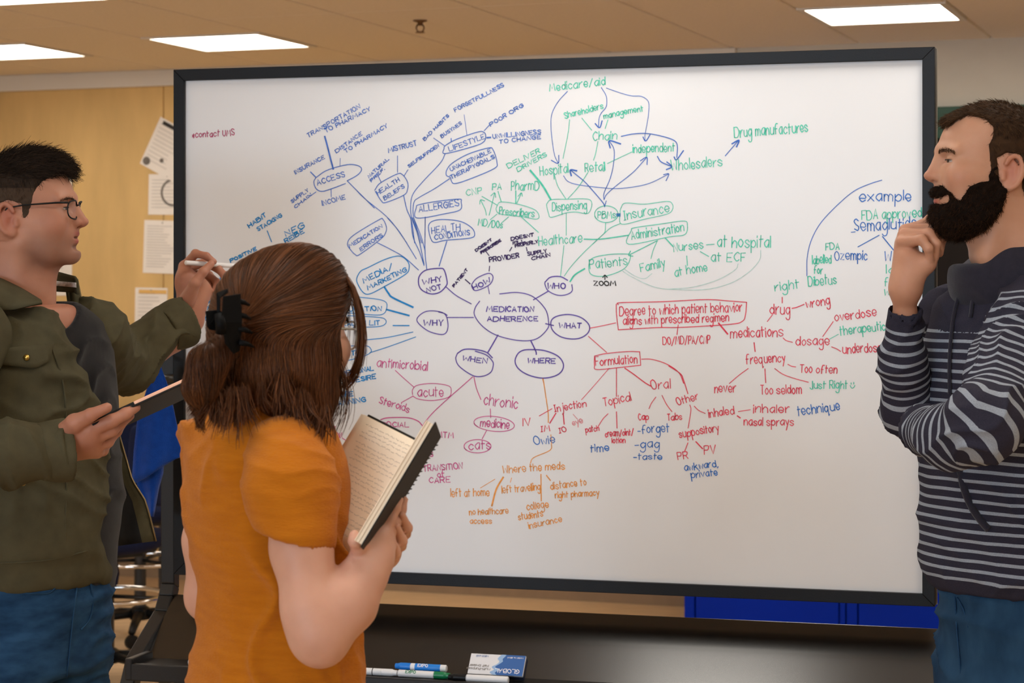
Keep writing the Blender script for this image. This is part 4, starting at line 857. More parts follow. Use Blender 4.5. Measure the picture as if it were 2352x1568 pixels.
M['beard'] = mat('beard_dark', (18,12,9), .85, .08, attr='shade', col2=(66,44,28)); M['hair_long'] = mat('hair_long_brown', (36,22,15), .42, .20, attr='shade', col2=(122,74,42))
M['scalp'] = mat('hair_base_dark', (30,22,18), .7, .2); M['scalp_b'] = mat('hair_base_brown', (44,31,23), .7, .2); M['beard_base'] = mat('beard_base', (26,18,13), .8, .1); M['long_base'] = mat('hair_base_long', (44,27,18), .5, .3, var=.35, vscale=60, vstretch=(1,1,.08))
M['denim'] = mat('blue_denim', (20,46,76), .85, .15, col2=(42,78,114), vscale=16, vstretch=(1,1,2.5), bump=.35, bscale=900); M['denim_dark'] = mat('dark_denim', (22,48,76), .85, .15, col2=(44,78,108), vscale=14, vstretch=(1,1,.5), bump=.35, bscale=900)
M['olive'] = mat('olive_cotton', (76,72,54), .9, .12, var=.12, vscale=30, bump=.30, bscale=900); M['black_tee'] = knit('black_jersey', (22,22,25)); M['lining'] = mat('black_lining', (12,12,13), .8)
M['mustard'] = mat('mustard_slub_jersey', (186,110,20), .9, .12, col2=(174,100,15), vscale=34, vstretch=(.5,.5,3), bump=.55, bscale=230, bstretch=(.6,.6,3.5), sheen=.1); M['gold'] = mat('gold_snap', (206,176,96), .3, metal=1.0)
M['shoe'] = mat('dark_shoe', (34,32,32), .6); M['sole'] = mat('pale_sole', (200,196,188), .7)
M['zip'] = mat('brass_zip', (136,118,84), .4, metal=.8); M['clear'] = mat('clear_frame', (216,212,200), .15, .5, trans=.55); M['glass'] = bpy.data.materials.new('lens_glass'); M['glass'].use_nodes = True
_n = M['glass'].node_tree; _n.nodes.clear(); _t = _n.nodes.new('ShaderNodeBsdfTransparent'); _g = _n.nodes.new('ShaderNodeBsdfGlossy'); _g.inputs['Roughness'].default_value = .03
_x = _n.nodes.new('ShaderNodeMixShader'); _x.inputs[0].default_value = .06; _o = _n.nodes.new('ShaderNodeOutputMaterial'); _n.links.new(_t.outputs[0], _x.inputs[1]); _n.links.new(_g.outputs[0], _x.inputs[2]); _n.links.new(_x.outputs[0], _o.inputs[0])
def shoe(parent, c, yaw, L=.28):
    f = Field((-.1,-.06,-.005), (.24,.06,.13), .005); f.ell((.10,0,.03),(.12,.046,.036),None,.02); f.ell((-.02,0,.045),(.055,.04,.05),None,.03); f.cone((-.02,0,.05),(-.03,0,.11),.042,.045,.02); f.clip(lambda X,Y,Z: .012-Z, .004)
    V, Q = f.mesh(); V = smooth_mesh(V, Q, 1); R, o = frame_mat(c, yaw); sh = fast('shoe', place(V,R,o), Q, M['shoe'], parent)
    g = Field((-.1,-.06,-.005), (.24,.06,.03), .005); g.ell((.10,0,.01),(.128,.05,.03),None,.01); g.ell((-.02,0,.01),(.066,.044,.03),None,.03); g.clip(lambda X,Y,Z: np.maximum(-Z, Z-.02), .002)
    V, Q = g.mesh(); fast('sole', place(V,R,o), Q, M['sole'], sh)

def hit(field, px, py, d0=2.5, d1=5.2, lift=.002):      # where the line of sight through a pixel first meets a modelled surface
    ds = np.arange(d0, d1, .004); pts = np.stack([P(px,py,d) for d in ds]); ok = ((pts > field.lo+field.h*2) & (pts < field.lo+field.h*(np.array(field.d.shape)-3))).all(1)
    v = np.where(ok, field.sample(np.clip(pts, field.lo, field.lo+field.h*(np.array(field.d.shape)-2))), 1.0); i = np.flatnonzero(v < 0)
    if not len(i): return None
    return pts[i[0]]+field.grad(pts[i[0]][None])[0]*lift
def seam(field, pxs, r, m, parent, name, lift=.002, smooth=True, flat=1.0):
    q = [hit(field, x, y, lift=lift) for x, y in catmull(np.array(pxs, float), 6)]; q = [v for v in q if v is not None]
    if len(q) > 2:
        q = np.array(q); k = [0]
        for i in range(1, len(q)):
            if np.linalg.norm(q[i]-q[k[-1]]) < .05: k.append(i)
        q = q[k]
        if len(q) < 3: return None
        q[1:-1] = (q[:-2]+2*q[1:-1]+q[2:])/4
        return MB().tube(q, r, 6, flat=flat).build(name, m, parent, smooth=True)
def trousers(parent, c, yaw, hem, m, top=.97, lat=.165, frt=.13, spread=.095, fwd=(0,0), rk=.078):
    """jeans from the waist to the shoes; c: (x, y) of the pelvis"""
    f = Field((c[0]-.36, c[1]-.36, .02), (c[0]+.36, c[1]+.36, top+.03), .0085); fx, fy = math.cos(yaw), math.sin(yaw)
    f.loft([(top,*c,lat,frt),(.90,*c,lat+.012,frt+.012),(.82,c[0]-fx*.01,c[1]-fy*.01,lat+.015,frt+.012),(.74,*c,lat,frt)], yaw, .04)
    feet = []
    for s, fw in ((1,fwd[0]),(-1,fwd[1])):
        lx, ly = -fy*s, fx*s; h = np.array((c[0]+lx*spread, c[1]+ly*spread, .80)); k = np.array((c[0]+lx*(spread+.01)+fx*(.02+fw*.5), c[1]+ly*(spread+.01)+fy*(.02+fw*.5), .47)); a = np.array((c[0]+lx*(spread+.02)+fx*fw, c[1]+ly*(spread+.02)+fy*fw, .06))
        f.cone(h, k, .098, rk, .04); f.cone(k, a, rk, .064, .03); feet.append(a)
    V, Q = f.mesh(); V = smooth_mesh(V, Q, 2); N = normals(V, Q); V = folds(V, N, .010, (.1,.1,1), 60, 3.5, 5.0); V = lumps(V, N, .004, 18, 3); V[:,2] = np.maximum(V[:,2], .02)
    o = fast('jeans', V, Q, m, parent); return o, f, feet
# ================================================================ the man in the olive jacket
def man_olive():
    root = empty('person', (-1.0, 4.4, 0)); tag(root, 'man with glasses in an olive jacket raising a white marker and holding a tablet', 'person')
    yaw = -math.radians(30); cx, cy = -.99, 4.42
    # --- skin
    R, o = frame_mat(P(52, 514, 4.40), 0.0); hf = head_field(neck_r=58, neck_to=(-4,-200)); V, Q = hf.mesh(); V = smooth_mesh(V, Q, 1, .4); hV, hQ = V, Q
    parts = [(place(V, R, o), Q)]
    g = Field((cx-.30,cy-.28,.95), (cx+.30,cy+.28,1.56), .010); g.loft([(1.50,cx,cy,.09,.08),(1.46,cx,cy,.16,.09),(1.38,cx,cy,.17,.105),(1.2,cx,cy,.165,.11),(1.0,cx,cy,.16,.11)], yaw, .03); parts.append(g.mesh())
    # hand with the marker
    p = lambda x, y, d=5.0: P(x, y, d)
    f = Field(*bbox([p(395,560), p(530,840,4.85), p(280,850,5.12)], .05), .0026)
    f.chain([P(285,852,4.86), p(400,770,4.95), p(432,735)], [.040,.033,.027], .02)
    f.cone(p(434,738), p(428,640), .027, .024, .02); f.cone(p(436,735), p(452,655), .027, .024, .02); f.cone(p(440,725), p(470,668,5.01), .022, .017, .02); f.cone(p(424,650), p(424,612,5.02), .02, .015, .015)
    finger(f, [p(424,612,5.02), p(449,582,5.0), p(474,588,4.99), p(491,601,4.99)], [.0125,.0098,.0088,.0078])
    finger(f, [p(430,690,4.97), p(448,650,4.955), p(466,625,4.96), p(485,606,4.975)], [.020,.013,.0105,.0088])
    finger(f, [p(432,612,5.03), p(470,604,5.04), p(500,616,5.03), p(515,632,5.02), p(519,654,5.01)], [.013,.0105,.0098,.009,.0078])
    finger(f, [p(440,630,5.05), p(480,632,5.06), p(498,648,5.04), p(494,668,5.02)], [.0125,.0098,.009,.008]); finger(f, [p(448,650,5.05), p(478,652,5.06), p(488,668,5.04), p(478,684,5.02)], [.012,.009,.0085,.0075])
    hm = f.mesh(); parts.append((smooth_mesh(*hm, 2), hm[1])); hand1 = f
    # hand under the tablet
    p = lambda x, y, d=4.06: P(x, y, d)
    f = Field(*bbox([p(-160,900), p(345,1090), p(200,1000,4.20), p(0,1000,3.97)], .03), .0026)
    f.chain([p(-150,1045,4.01), p(40,1035,4.05), p(135,1018,4.08)], [.040,.034,.029], .02)
    f.cone(p(135,1018,4.08), p(208,985,4.06), .029, .019, .02); f.cone(p(140,1022,4.08), p(212,1005,4.07), .027, .018, .02); f.cone(p(142,1026,4.09), p(216,1022,4.09), .025, .016, .02); f.cone(p(145,1030,4.10), p(222,1036,4.11), .022, .014, .02)
    finger(f, [p(140,1005,4.07), p(172,972,4.045), p(208,953,4.03), p(246,936,4.03)], [.024,.018,.0125,.0098])
    finger(f, [p(206,986,4.06), p(258,966,4.055), p(288,950,4.06), p(313,936,4.075)], [.0165,.0125,.011,.0085])
    finger(f, [p(212,1005,4.07), p(256,989,4.075), p(277,972,4.09), p(300,955,4.11)], [.0155,.0118,.010,.008]); finger(f, [p(216,1022,4.09), p(247,1014,4.10), p(268,990,4.12), p(285,968,4.14)], [.015,.0115,.010,.008])
    finger(f, [p(222,1036,4.11), p(236,1034,4.125), p(252,1010,4.15), p(262,990,4.16)], [.0135,.0105,.009,.0075])
    hm = f.mesh(); parts.append((smooth_mesh(*hm, 2), hm[1]))
    V, Q = join(parts); red, stb = tints(hV, 0, 1, .45); z0 = np.zeros(len(V)-len(hV)); fast('body', V, Q, M['skin_a'], root, {'red':np.concatenate([red,z0+.12]),'stubble':np.concatenate([stb,z0])})
    eyeballs(R, o, root); brows(R, o, root, M['hair_dark'])
    # --- hair: cap trimmed along the hairline, then short strands combed forwards
    mm = .001
    def top(f): f.ell(np.array((28,0,114))*mm, np.array((66,52,40))*mm, None, .02); f.ell(np.array((66,0,108))*mm, np.array((34,44,26))*mm, None, .015)
    h = cover(hf, .005, [(-140,170),(96,170),(104,120),(97,100),(84,104),(68,96),(50,80),(40,62),(35,40),(30,18),(24,8),(16,8),(14,36),(-4,44),(-26,40),(-34,10),(-34,-20),(-44,-52),(-140,-60)], top, .006, .0014)
    for s_ in (-1,1): h.ell(np.array((-9,s_*84,8))*mm, np.array((21,13,33))*mm, None, .004, True)
    V, Q = h.mesh(); N = normals(V, Q); base = lumps(V, N, .0015, 180)
    comb = lambda p: np.stack([np.where(p[:,2] > .09, 1.0, .25), p[:,1]*2, np.where(p[:,2] > .09, -.1, -1.0)], 1)
    s1 = hairs_on(h, V, N, (V[:,2] > .085), 3600, comb, .030, .0006, .42, 5); s2 = hairs_on(h, V, N, (V[:,2] <= .10), 7500, comb, .009, .00042, .30, 3)
    k = (V[:,0] > .06) & (V[:,2] > .095); s3 = hairs_on(h, V, N, k, 260, lambda p: np.stack([np.ones(len(p)), p[:,1]*4, -.5*np.ones(len(p))], 1), .034, .0007, .35, 6)
    Vs = np.vstack([s1[0],s2[0],s3[0]]); Qs = join([(s1[0],s1[1]),(s2[0],s2[1]),(s3[0],s3[1])])[1]; nb = len(base)
    VV, QQ = join([(base,Q),(Vs,Qs)]); sh = np.concatenate([np.where(base[:,2] < .07, .40, .10)+.15*vnoise(base*140), s1[2]*.35, .25+s2[2]*.65, s3[2]*.4]); fast('hair', place(VV,R,o), QQ, M['hair_dark'], root, {'shade':sh})
    # --- glasses
    gl = MB(); rims = []
    for s in (-1,1):
        rim = [place(np.array([[.1150-.010*abs(math.cos(a))*(1 if s*math.cos(a) > 0 else .2), s*.033+.026*math.copysign(abs(math.cos(a))**.7, math.cos(a)), .028+.019*math.copysign(abs(math.sin(a))**.75, math.sin(a))]]), R, o)[0] for a in np.linspace(0, 2*math.pi, 28, endpoint=False)]
        rims.append(rim); gl.tube(rim, .0016, 6, closed=True)
    gl.tube([place(np.array([[.116,y,.036+.003*math.cos(y*60)]]), R, o)[0] for y in (-.009,0,.009)], .0016, 6)
    gp = MB.build(gl, 'glasses', M['black_plastic'], root, smooth=True)
    for s in (-1,1):
        t = [place(np.array([q]), R, o)[0] for q in ((.106,s*.060,.042),(.085,s*.074,.041),(.02,s*.082,.036),(-.012,s*.083,.030),(-.028,s*.080,.012))]
        MB().tube(t, [.0024,.0022,.0018,.0018,.0016], 6).build('temple_arm', M['black_plastic'], gp, smooth=True)
        MB().add(rims[0 if s < 0 else 1], [tuple(range(28))]).build('lens', M['glass'], gp)
    # --- black t-shirt
    tf = Field((cx-.30,cy-.28,.86), (cx+.30,cy+.28,1.53), .006)
    tf.loft([(1.505,cx,cy,.10,.085),(1.46,cx,cy,.172,.105),(1.40,cx,cy,.19,.125),(1.30,cx,cy,.195,.137),(1.2,cx+.004,cy,.19,.140),(1.1,cx+.012,cy,.19,.146),(1.0,cx,cy,.188,.142),(.88,cx,cy,.185,.135)], yaw, .02)
    nk = P(112,672,4.36); tf.ell(nk, (.062,.10,.085), None, .01, True)
    V, Q = tf.mesh(); V = smooth_mesh(V, Q, 1); N = normals(V, Q); V = folds(V, N, .008, (.5,0,.9), 45, 4, 2.0); fast('t_shirt', V, Q, M['black_tee'], root)
    # --- jacket: near half trimmed along the zip, both sleeves
    jf = Field((cx-.36,cy-.46,.88), (cx+.34,cy+.28,1.55), .006)
    jf.loft([(1.50,cx-.015,cy,.115,.095),(1.465,cx-.01,cy,.195,.125),(1.40,cx,cy,.215,.147),(1.30,cx,cy,.218,.157),(1.2,cx,cy,.212,.160),(1.1,cx+.006,cy,.21,.168),(1.0,cx,cy,.208,.166),(.975,cx,cy,.198,.156),(.92,cx,cy,.196,.152)], yaw, .02)
    zx = np.array([P(x,y,4.27) for x, y in ((100,664),(98,690),(128,745),(152,800),(180,860),(202,930),(214,1000),(221,1060),(224,1130),(221,1190),(206,1240),(205,1262),(222,1330))])
    order = np.argsort(zx[:,2]); zs, xs = zx[order,2], zx[order,0]
    jf.clip(lambda X,Y,Z: np.maximum(X-np.interp(Z.ravel(), zs, xs).reshape(Z.shape), (Y-(cy+.06))*.9), .006); jf.ell(P(60,655,4.38), (.085,.10,.06), None, .01, True)
    V, Q = jf.mesh(); V = smooth_mesh(V, Q, 1); N = normals(V, Q); V = folds(V, N, .014, (.9,.2,.35), 34, 3.5, 1.0, (.3,.75)); V = folds(V, N, .006, (.35,.1,.9), 85, 4, 31.0, (.4,.7)); V = lumps(V, normals(V,Q), .003, 26, 5); jk = fast('jacket', V, Q, M['olive'], root)
    def sleeve(pts, rs, cuff, name, fdir, amp=.013):
        f = Field(*bbox(pts+[cuff[1]], .11), .0055); f.chain(pts, rs, .03); a, b = np.array(cuff[0]), np.array(cuff[1]); ax = (b-a)/np.linalg.norm(b-a)
        V, Q = (lambda f: f.mesh())(f.cone(b-ax*.02, b+ax*.09, rs[-1]-.012, rs[-1]-.004, .004, True)); V = smooth_mesh(V, Q, 1); N = normals(V, Q); V = folds(V, N, amp, fdir, 46, 4.0, 9.0, (.2,.6)); V = folds(V, N, amp*.5, fdir, 100, 5.0, 39.0, (.35,.65)); fast(name, V, Q, M['olive'], jk)
        # turned cuff: a flared band with thickness
        c = Field(*bbox([a, b], .11), .004); r = cuff[2]; c.cone(a+ax*.0, b, r, r+.004, .004); c.clip(lambda X,Y,Z: np.abs((X-(a[0]+b[0])/2)*ax[0]+(Y-(a[1]+b[1])/2)*ax[1]+(Z-(a[2]+b[2])/2)*ax[2])-np.linalg.norm(b-a)/2, .004)
        c.cone(a-ax*.04, b+ax*.05, r-.010, r-.004, .003, True); V, Q = c.mesh(); V = smooth_mesh(V, Q, 1); V = lumps(V, normals(V,Q), .005, 22, 8); fast('cuff', V, Q, M['olive'], jk)
    sleeve([P(-70,775,4.22), P(-140,900,4.10), P(-215,1035,4.00), P(10,1045,4.03), P(125,1035,4.07)], [.088,.080,.068,.058,.054], (P(88,1040,4.06), P(160,1032,4.085), .056), 'sleeve', (1,.2,.4))
    sleeve([P(212,770,4.55), P(240,820,4.70), P(285,835,4.84), P(345,782,4.90), P(405,742,4.96)], [.082,.072,.062,.052,.052], (P(372,762,4.93), P(421,738,4.975), .056), 'sleeve', (.6,.3,-.7), .016)
    # far front panel hanging open, lined in black
    out = edge([(176,640),(186,690),(205,735),(220,775),(236,830),(237,868),(252,893),(264,930),(270,990),(290,1058),(302,1102),(331,1146),(342,1182),(357,1242)], 34); inn = edge([(150,640),(160,720),(180,800),(195,900),(205,1000),(215,1080),(226,1170),(236,1258)], 34)
    mb = MB(); rows = []
    for i in range(34):
        r = []
        for j in range(9):
            q = inn[i]*(1-j/8)+out[i]*(j/8); r.append(P(q[0], q[1], 4.50+.05*(j/8)+.012*math.sin(j*.9+i*.35)))
        rows.append(r)
    mb.sheet(rows); 
    for i in range(33):
        for j in range(8): mb.m[i*8+j] = 0 if (j >= 6 or i < 15) else 1
    mb.build('open_front', [M['olive'], M['lining']], jk, smooth=True, solid=.005)
    MB().tube([r[-1]+np.array((0.002,-.004,0)) for r in rows], .0022, 6).build('zip_teeth', M['zip'], jk, smooth=True)
    seam(jf, [(99,692),(129,748),(153,802),(180,862),(201,930),(213,1000),(219,1060),(221,1130),(217,1190),(203,1240),(206,1270),(218,1326)], .0024, M['zip'], jk, 'zip_teeth', .003)
    # collar
    mb = MB(); a = edge([(-60,628),(0,640),(45,662),(92,690)], 14); b = edge([(-60,700),(0,712),(30,712),(70,702),(97,696)], 14)
    mb.sheet([[P(*(a[i]*(1-f)+b[i]*f), 4.33-.07*math.sin(f*1.6)-.03*(1-i/13)) for f in np.linspace(0,1,7)] for i in range(14)]); mb.build('collar', M['olive'], jk, smooth=True, solid=.006)
    mb = MB(); a = edge([(112,622),(135,624),(172,634),(177,645)], 10); b = edge([(110,668),(135,670),(172,672),(180,676)], 10)
    mb.sheet([[P(*(a[i]*(1-f)+b[i]*f), 4.47+.02*math.sin(i/9*3)) for f in np.linspace(0,1,6)] for i in range(10)]); mb.build('collar', M['olive'], jk, smooth=True, solid=.006)
    mb = MB(); a = edge([(112,643),(140,646),(174,649)], 8); b = edge([(112,655),(140,657),(175,660)], 8); mb.sheet([[P(*(a[i]*(1-f)+b[i]*f), 4.462+.02*math.sin(i/7*3)) for f in (0,.5,1)] for i in range(8)]); mb.build('lace_band', mat('white_lace', (196,192,190), .8, var=.35, vscale=160), jk, smooth=True, solid=.002)
    # pocket flap, seams, snaps, hem
    fl = catmull(np.array([(0,852),(0,838),(60,812),(112,790),(118,800),(100,830),(78,845),(72,849)],float), 3)
    rows = []
    for t in np.linspace(0,1,12):
        top = (-20+138*t, 800-14*t+6); bot = (-20+128*t, 846-16*abs(t-.72)*1.0-(0 if t < .8 else (t-.8)*60)); rr = []
        for f in np.linspace(0,1,5):
            q = hit(jf, max(2,top[0]*(1-f)+bot[0]*f), top[1]*(1-f)+bot[1]*f, lift=.009)
            rr.append(q if q is not None else P(top[0],top[1],4.15))
        rows.append(rr)
    fp = MB().sheet(rows).build('pocket_flap', M['olive'], jk, smooth=True, solid=.004)
    for x, y in ((56,822),(50,1108),(131,1083)):
        q = hit(jf, x, y, lift=.012)
        if q is not None: MB().lathe([(.001,.004),(.005,.003),(.0065,0),(.0065,-.003)], q, 14, ax=(-.3,-1,.1)).build('snap_button', M['gold'], jk, smooth=True)
    seam(jf, [(2,1292),(60,1290),(120,1284),(180,1270),(205,1262)], .0022, M['olive'], jk, 'hem_seam', .001); seam(jf, [(150,1000),(152,1100),(150,1200),(150,1270)], .002, M['olive'], jk, 'panel_seam', .001); seam(jf, [(118,800),(140,860),(150,930),(152,1000)], .002, M['olive'], jk, 'panel_seam', .001)
    # --- jeans, shoes
    jo, df, feet = trousers(root, (cx-.005, cy-.01), yaw, 0, M['denim'], .965, .168, .135, fwd=(.02,-.02))
    seam(df, [(2,1352),(60,1362),(110,1362),(130,1345)], .0018, M['denim_dark'], jo, 'pocket_seam', .002); seam(df, [(205,1330),(212,1380),(205,1420),(185,1445)], .0018, M['denim_dark'], jo, 'pocket_seam', .002); seam(df, [(175,1350),(165,1430),(158,1500),(152,1566)], .0018, M['denim_dark'], jo, 'leg_seam', .002)
    for a in feet: shoe(root, (a[0], a[1], 0), yaw)
    return root
man_olive()
# marker in his raised hand
pm = empty('white_pen', tuple(P(500,607,5.03))); tag(pm, 'slim white marker pen held in the raised hand of the man in olive', 'marker')
a, b = P(425,603,4.965), P(588,614,5.10); ax = (b-a)/np.linalg.norm(b-a); L = np.linalg.norm(b-a)
MB().lathe([(.003,0),(.0055,.002),(.0055,L*.72)], a, 14, ax=ax).build('barrel', M['white_plastic'], pm, smooth=False); MB().lathe([(.0058,L*.72),(.0058,L*.94),(.0035,L)], a, 14, ax=ax).build('cap', M['white_plastic'], pm, smooth=False)
# tablet in a black folio
tbl = empty('tablet_computer', tuple(P(330,930,4.1))); tag(tbl, 'rose-gold rimmed tablet in a black folio held in the hand of the man in olive', 'tablet')
O = P(211,974,4.045); e = P(456,862,4.10)-O; w = np.array((-.04,.15,-.044)); n = np.cross(e, w); n /= np.linalg.norm(n); eu = e/np.linalg.norm(e); EL = np.linalg.norm(e); wu = w/np.linalg.norm(w)
def TB(x, y, z): return tuple(O+eu*x+wu*y+n*z)
MB().box((0,-.003,-.004),(EL,.168,.0), tf=TB).build('folio_cover', M['black_plastic'], tbl, bevel=.001); MB().box((EL*.40,0,.0001),(EL-.002,.165,.0065), tf=TB).build('tablet_body', mat('rose_gold', (240,190,164), .45, metal=.2), tbl, bevel=.001)
MB().box((0,0,.0001),(EL*.398,.165,.0065), tf=TB).build('case_grip', M['black_plastic'], tbl, bevel=.001); MB().box((.008,.006,.0066),(EL-.008,.158,.0072), tf=TB).build('screen', M['gloss_black'], tbl)

# ================================================================ the man in the striped hoodie
def striped(name, base, stripe):
    m = bpy.data.materials.new(name); m.use_nodes = True; nt = m.node_tree; b = nt.nodes['Principled BSDF']; L = nt.links; b.inputs['Roughness'].default_value = .92; b.inputs['Specular IOR Level'].default_value = .12
    a = nt.nodes.new('ShaderNodeAttribute'); a.attribute_name = 'phase'; k = nt.nodes.new('ShaderNodeAttribute'); k.attribute_name = 'band'
    fr = nt.nodes.new('ShaderNodeMath'); fr.operation = 'FRACT'; L.new(a.outputs['Fac'], fr.inputs[0]); lt = nt.nodes.new('ShaderNodeMath'); lt.operation = 'LESS_THAN'; lt.inputs[1].default_value = .33; L.new(fr.outputs[0], lt.inputs[0])
    g = nt.nodes.new('ShaderNodeMath'); g.operation = 'GREATER_THAN'; g.inputs[1].default_value = .5; L.new(k.outputs['Fac'], g.inputs[0]); mu = nt.nodes.new('ShaderNodeMath'); mu.operation = 'MULTIPLY'; L.new(lt.outputs[0], mu.inputs[0]); L.new(g.outputs[0], mu.inputs[1])
    tc = nt.nodes.new('ShaderNodeTexCoord'); n = nt.nodes.new('ShaderNodeTexNoise'); n.inputs['Scale'].default_value = 500; n.inputs['Detail'].default_value = 3; L.new(tc.outputs['Object'], n.inputs['Vector'])
    mx = nt.nodes.new('ShaderNodeMixRGB'); mx.inputs[1].default_value = lin(base); mx.inputs[2].default_value = lin(stripe); L.new(mu.outputs[0], mx.inputs[0])
    hs = nt.nodes.new('ShaderNodeMixRGB'); hs.blend_type = 'OVERLAY'; hs.inputs[0].default_value = .35; L.new(mx.outputs[0], hs.inputs[1]); L.new(n.outputs['Fac'], hs.inputs[2]); L.new(hs.outputs[0], b.inputs['Base Color'])
    bp = nt.nodes.new('ShaderNodeBump'); bp.inputs['Strength'].default_value = .3; bp.inputs['Distance'].default_value = .003; L.new(n.outputs['Fac'], bp.inputs['Height']); L.new(bp.outputs[0], b.inputs['Normal']); return m
M['striped'] = striped('navy_grey_stripe_jersey', (46,45,58), (142,150,162)); M['navy_knit'] = knit('navy_jersey', (44,43,54))
def man_striped():
    root = empty('person', (.97, 4.1, 0)); tag(root, 'bearded man in a navy and grey striped hoodie resting his chin on his fist', 'person')
    tyaw = math.radians(217); cx, cy = .985, 4.12
    R, o = frame_mat(P(2281, 409, 4.08), math.pi+math.radians(4)); hf = head_field(mouth=9, nose=.985, neck_r=54, neck_to=(-62,-205), nape=(-52,-85), nape_r=(48,58)); V, Q = hf.mesh(); V = smooth_mesh(V, Q, 1, .4); hV = V; parts = [(place(V,R,o), Q)]
    g = Field((cx-.28,cy-.28,1.0), (cx+.28,cy+.28,1.60), .010); g.loft([(1.56,cx,cy,.09,.08),(1.50,cx,cy,.15,.09),(1.4,cx,cy,.17,.11),(1.05,cx,cy,.16,.11)], tyaw, .03); parts.append(g.mesh())
    # fist at the chin
    p = lambda x, y, d=4.07: P(x, y, d)
    f = Field(*bbox([p(2040,480), p(2185,900), p(2100,600,4.14), p(2100,560,3.99)], .05), .0025)
    f.chain([p(2080,860,4.13), p(2079,740,4.095), p(2078,662,4.07)], [.024,.022,.0235], .02)
    f.cone(p(2078,662), p(2079,560,4.08), .0235, .019, .02); f.cone(p(2080,662), p(2086,535,4.10), .023, .017, .02); f.cone(p(2084,655), p(2092,600,4.06), .024, .022, .02); f.cone(p(2086,640,4.06), p(2128,606,4.05), .021, .017, .018); f.cone(p(2128,606,4.05), p(2150,580,4.06), .015, .010, .012)
    finger(f, [p(2090,526,4.11), p(2118,516,4.12), p(2136,503,4.12), p(2153,488,4.125)], [.012,.0095,.009,.0078])
    finger(f, [p(2080,530,4.10), p(2145,524,4.085), p(2163,548,4.075), p(2158,582,4.07)], [.0135,.0098,.009,.0078])
    finger(f, [p(2077,540,4.08), p(2133,536,4.05), p(2150,560,4.045), p(2147,590,4.05)], [.0135,.0098,.009,.008]); finger(f, [p(2073,556,4.07), p(2117,550,4.03), p(2132,570,4.025), p(2136,595,4.035)], [.0135,.0098,.0088,.0078])
    hm = f.mesh(); parts.append((smooth_mesh(*hm, 2), hm[1]))
    # the other hand, tucked under the elbow
    f = Field(*bbox([P(2120,985,3.98), P(2068,1000,4.24)], .08), .004); f.chain([P(2150,1000,3.88), P(2115,985,3.99), P(2108,975,4.10)], [.028,.024,.022], .02)
    for k in range(4): finger(f, [P(2106,950+10*k,4.10), P(2100,948+10*k,4.17), P(2112,946+10*k,4.22)], [.012,.0095,.008])
    hm = f.mesh(); parts.append((smooth_mesh(*hm, 2), hm[1]))
    V, Q = join(parts); red, stb = tints(hV, 9, .985, 0); z0 = np.zeros(len(V)-len(hV)); fast('body', V, Q, M['skin_b'], root, {'red':np.concatenate([red,z0+.10])}); eyeballs(R, o, root); brows(R, o, root, M['hair_brown'], 1.3, 230)
    # hair, receding at the temples
    mm = .001
    def lock(f): f.ell(np.array((72,0,104))*mm, np.array((27,32,16))*mm, None, .015)
    h = cover(hf, .004, [(-140,170),(90,170),(102,100),(92,98),(80,108),(56,118),(32,108),(20,92),(22,74),(30,58),(28,34),(26,0),(12,-2),(14,34),(-4,44),(-26,40),(-34,10),(-34,-20),(-50,-56),(-140,-66)], lock, .006, .003)
    for s in (-1,1): h.ell(np.array((-9,s*84,8))*mm, np.array((21,13,33))*mm, None, .004, True)
    V, Q = h.mesh(); N = normals(V, Q); base = lumps(V, N, .001, 200); comb = lambda p: np.stack([np.where(p[:,2] > .1, .7, -.2), p[:,1]*2, np.where(p[:,2] > .1, -.1, -1.0)], 1)
    s1 = hairs_on(h, V, N, V[:,2] > .08, 6500, comb, .013, .0005, .42, 4); s2 = hairs_on(h, V, N, V[:,2] <= .09, 8500, comb, .008, .00042, .32, 3); VV, QQ = join([(base,Q),(s1[0],s1[1]),(s2[0],s2[1])])
    fast('hair', place(VV,R,o), QQ, M['hair_brown'], root, {'shade':np.concatenate([.08+.2*vnoise(base*140), .05+s1[2]*.55, .05+s2[2]*.55])})
    # full beard and moustache
    def bulk(f):
        C = lambda a, c, ra, rb, k=.015: f.cone(np.array(a)*mm, np.array(c)*mm, ra*mm, rb*mm, k)
        for s in (-1,1):
            C((18,s*58,-30),(28,s*56,-54),10,18); C((26,s*58,-52),(52,s*44,-80),20,24); C((52,s*44,-80),(86,s*22,-88),24,25); C((110,s*3,-25),(98,s*25,-40),7.5,8.5,.006)
        f.ell(np.array((92,0,-86))*mm, np.array((25,30,25))*mm, None, .02); f.ell(np.array((62,0,-88))*mm, np.array((44,38,26))*mm, None, .02)
    b = cover(hf, .0042, [(28,16),(31,-8),(48,-13),(66,-22),(82,-44),(88,-40),(97,-28),(108,-16),(122,-20),(124,-37),(100,-36),(97,-42),(100,-49),(122,-51),(124,-64),(118,-92),(98,-113),(60,-116),(30,-100),(10,-76),(-4,-42),(6,2),(14,18)], bulk, .005)
    for s in (-1,1): b.ell(np.array((-9,s*84,8))*mm, np.array((25,16,34))*mm, None, .004, True)
    V, Q = b.mesh(); N = normals(V, Q); V = lumps(V, N, .003, 110); s1 = hairs_on(b, V, N, np.ones(len(V),bool), 15000, lambda p: np.stack([.5*np.ones(len(p)), p[:,1]*3, -1.0*np.ones(len(p))],1), lambda p: np.clip(.006+(-p[:,2]-.02)*.10, .005, .015), .0005, .55, 5, .25)
    VV, QQ = join([(V,Q),(s1[0],s1[1])]); fast('beard', place(VV,R,o), QQ, M['beard'], root, {'shade':np.concatenate([.12*vnoise(V*150), s1[2]*.8])})
    lm = MB(); 
    # hoodie torso
    f = Field((cx-.32,cy-.32,.90), (cx+.32,cy+.32,1.66), .0055)
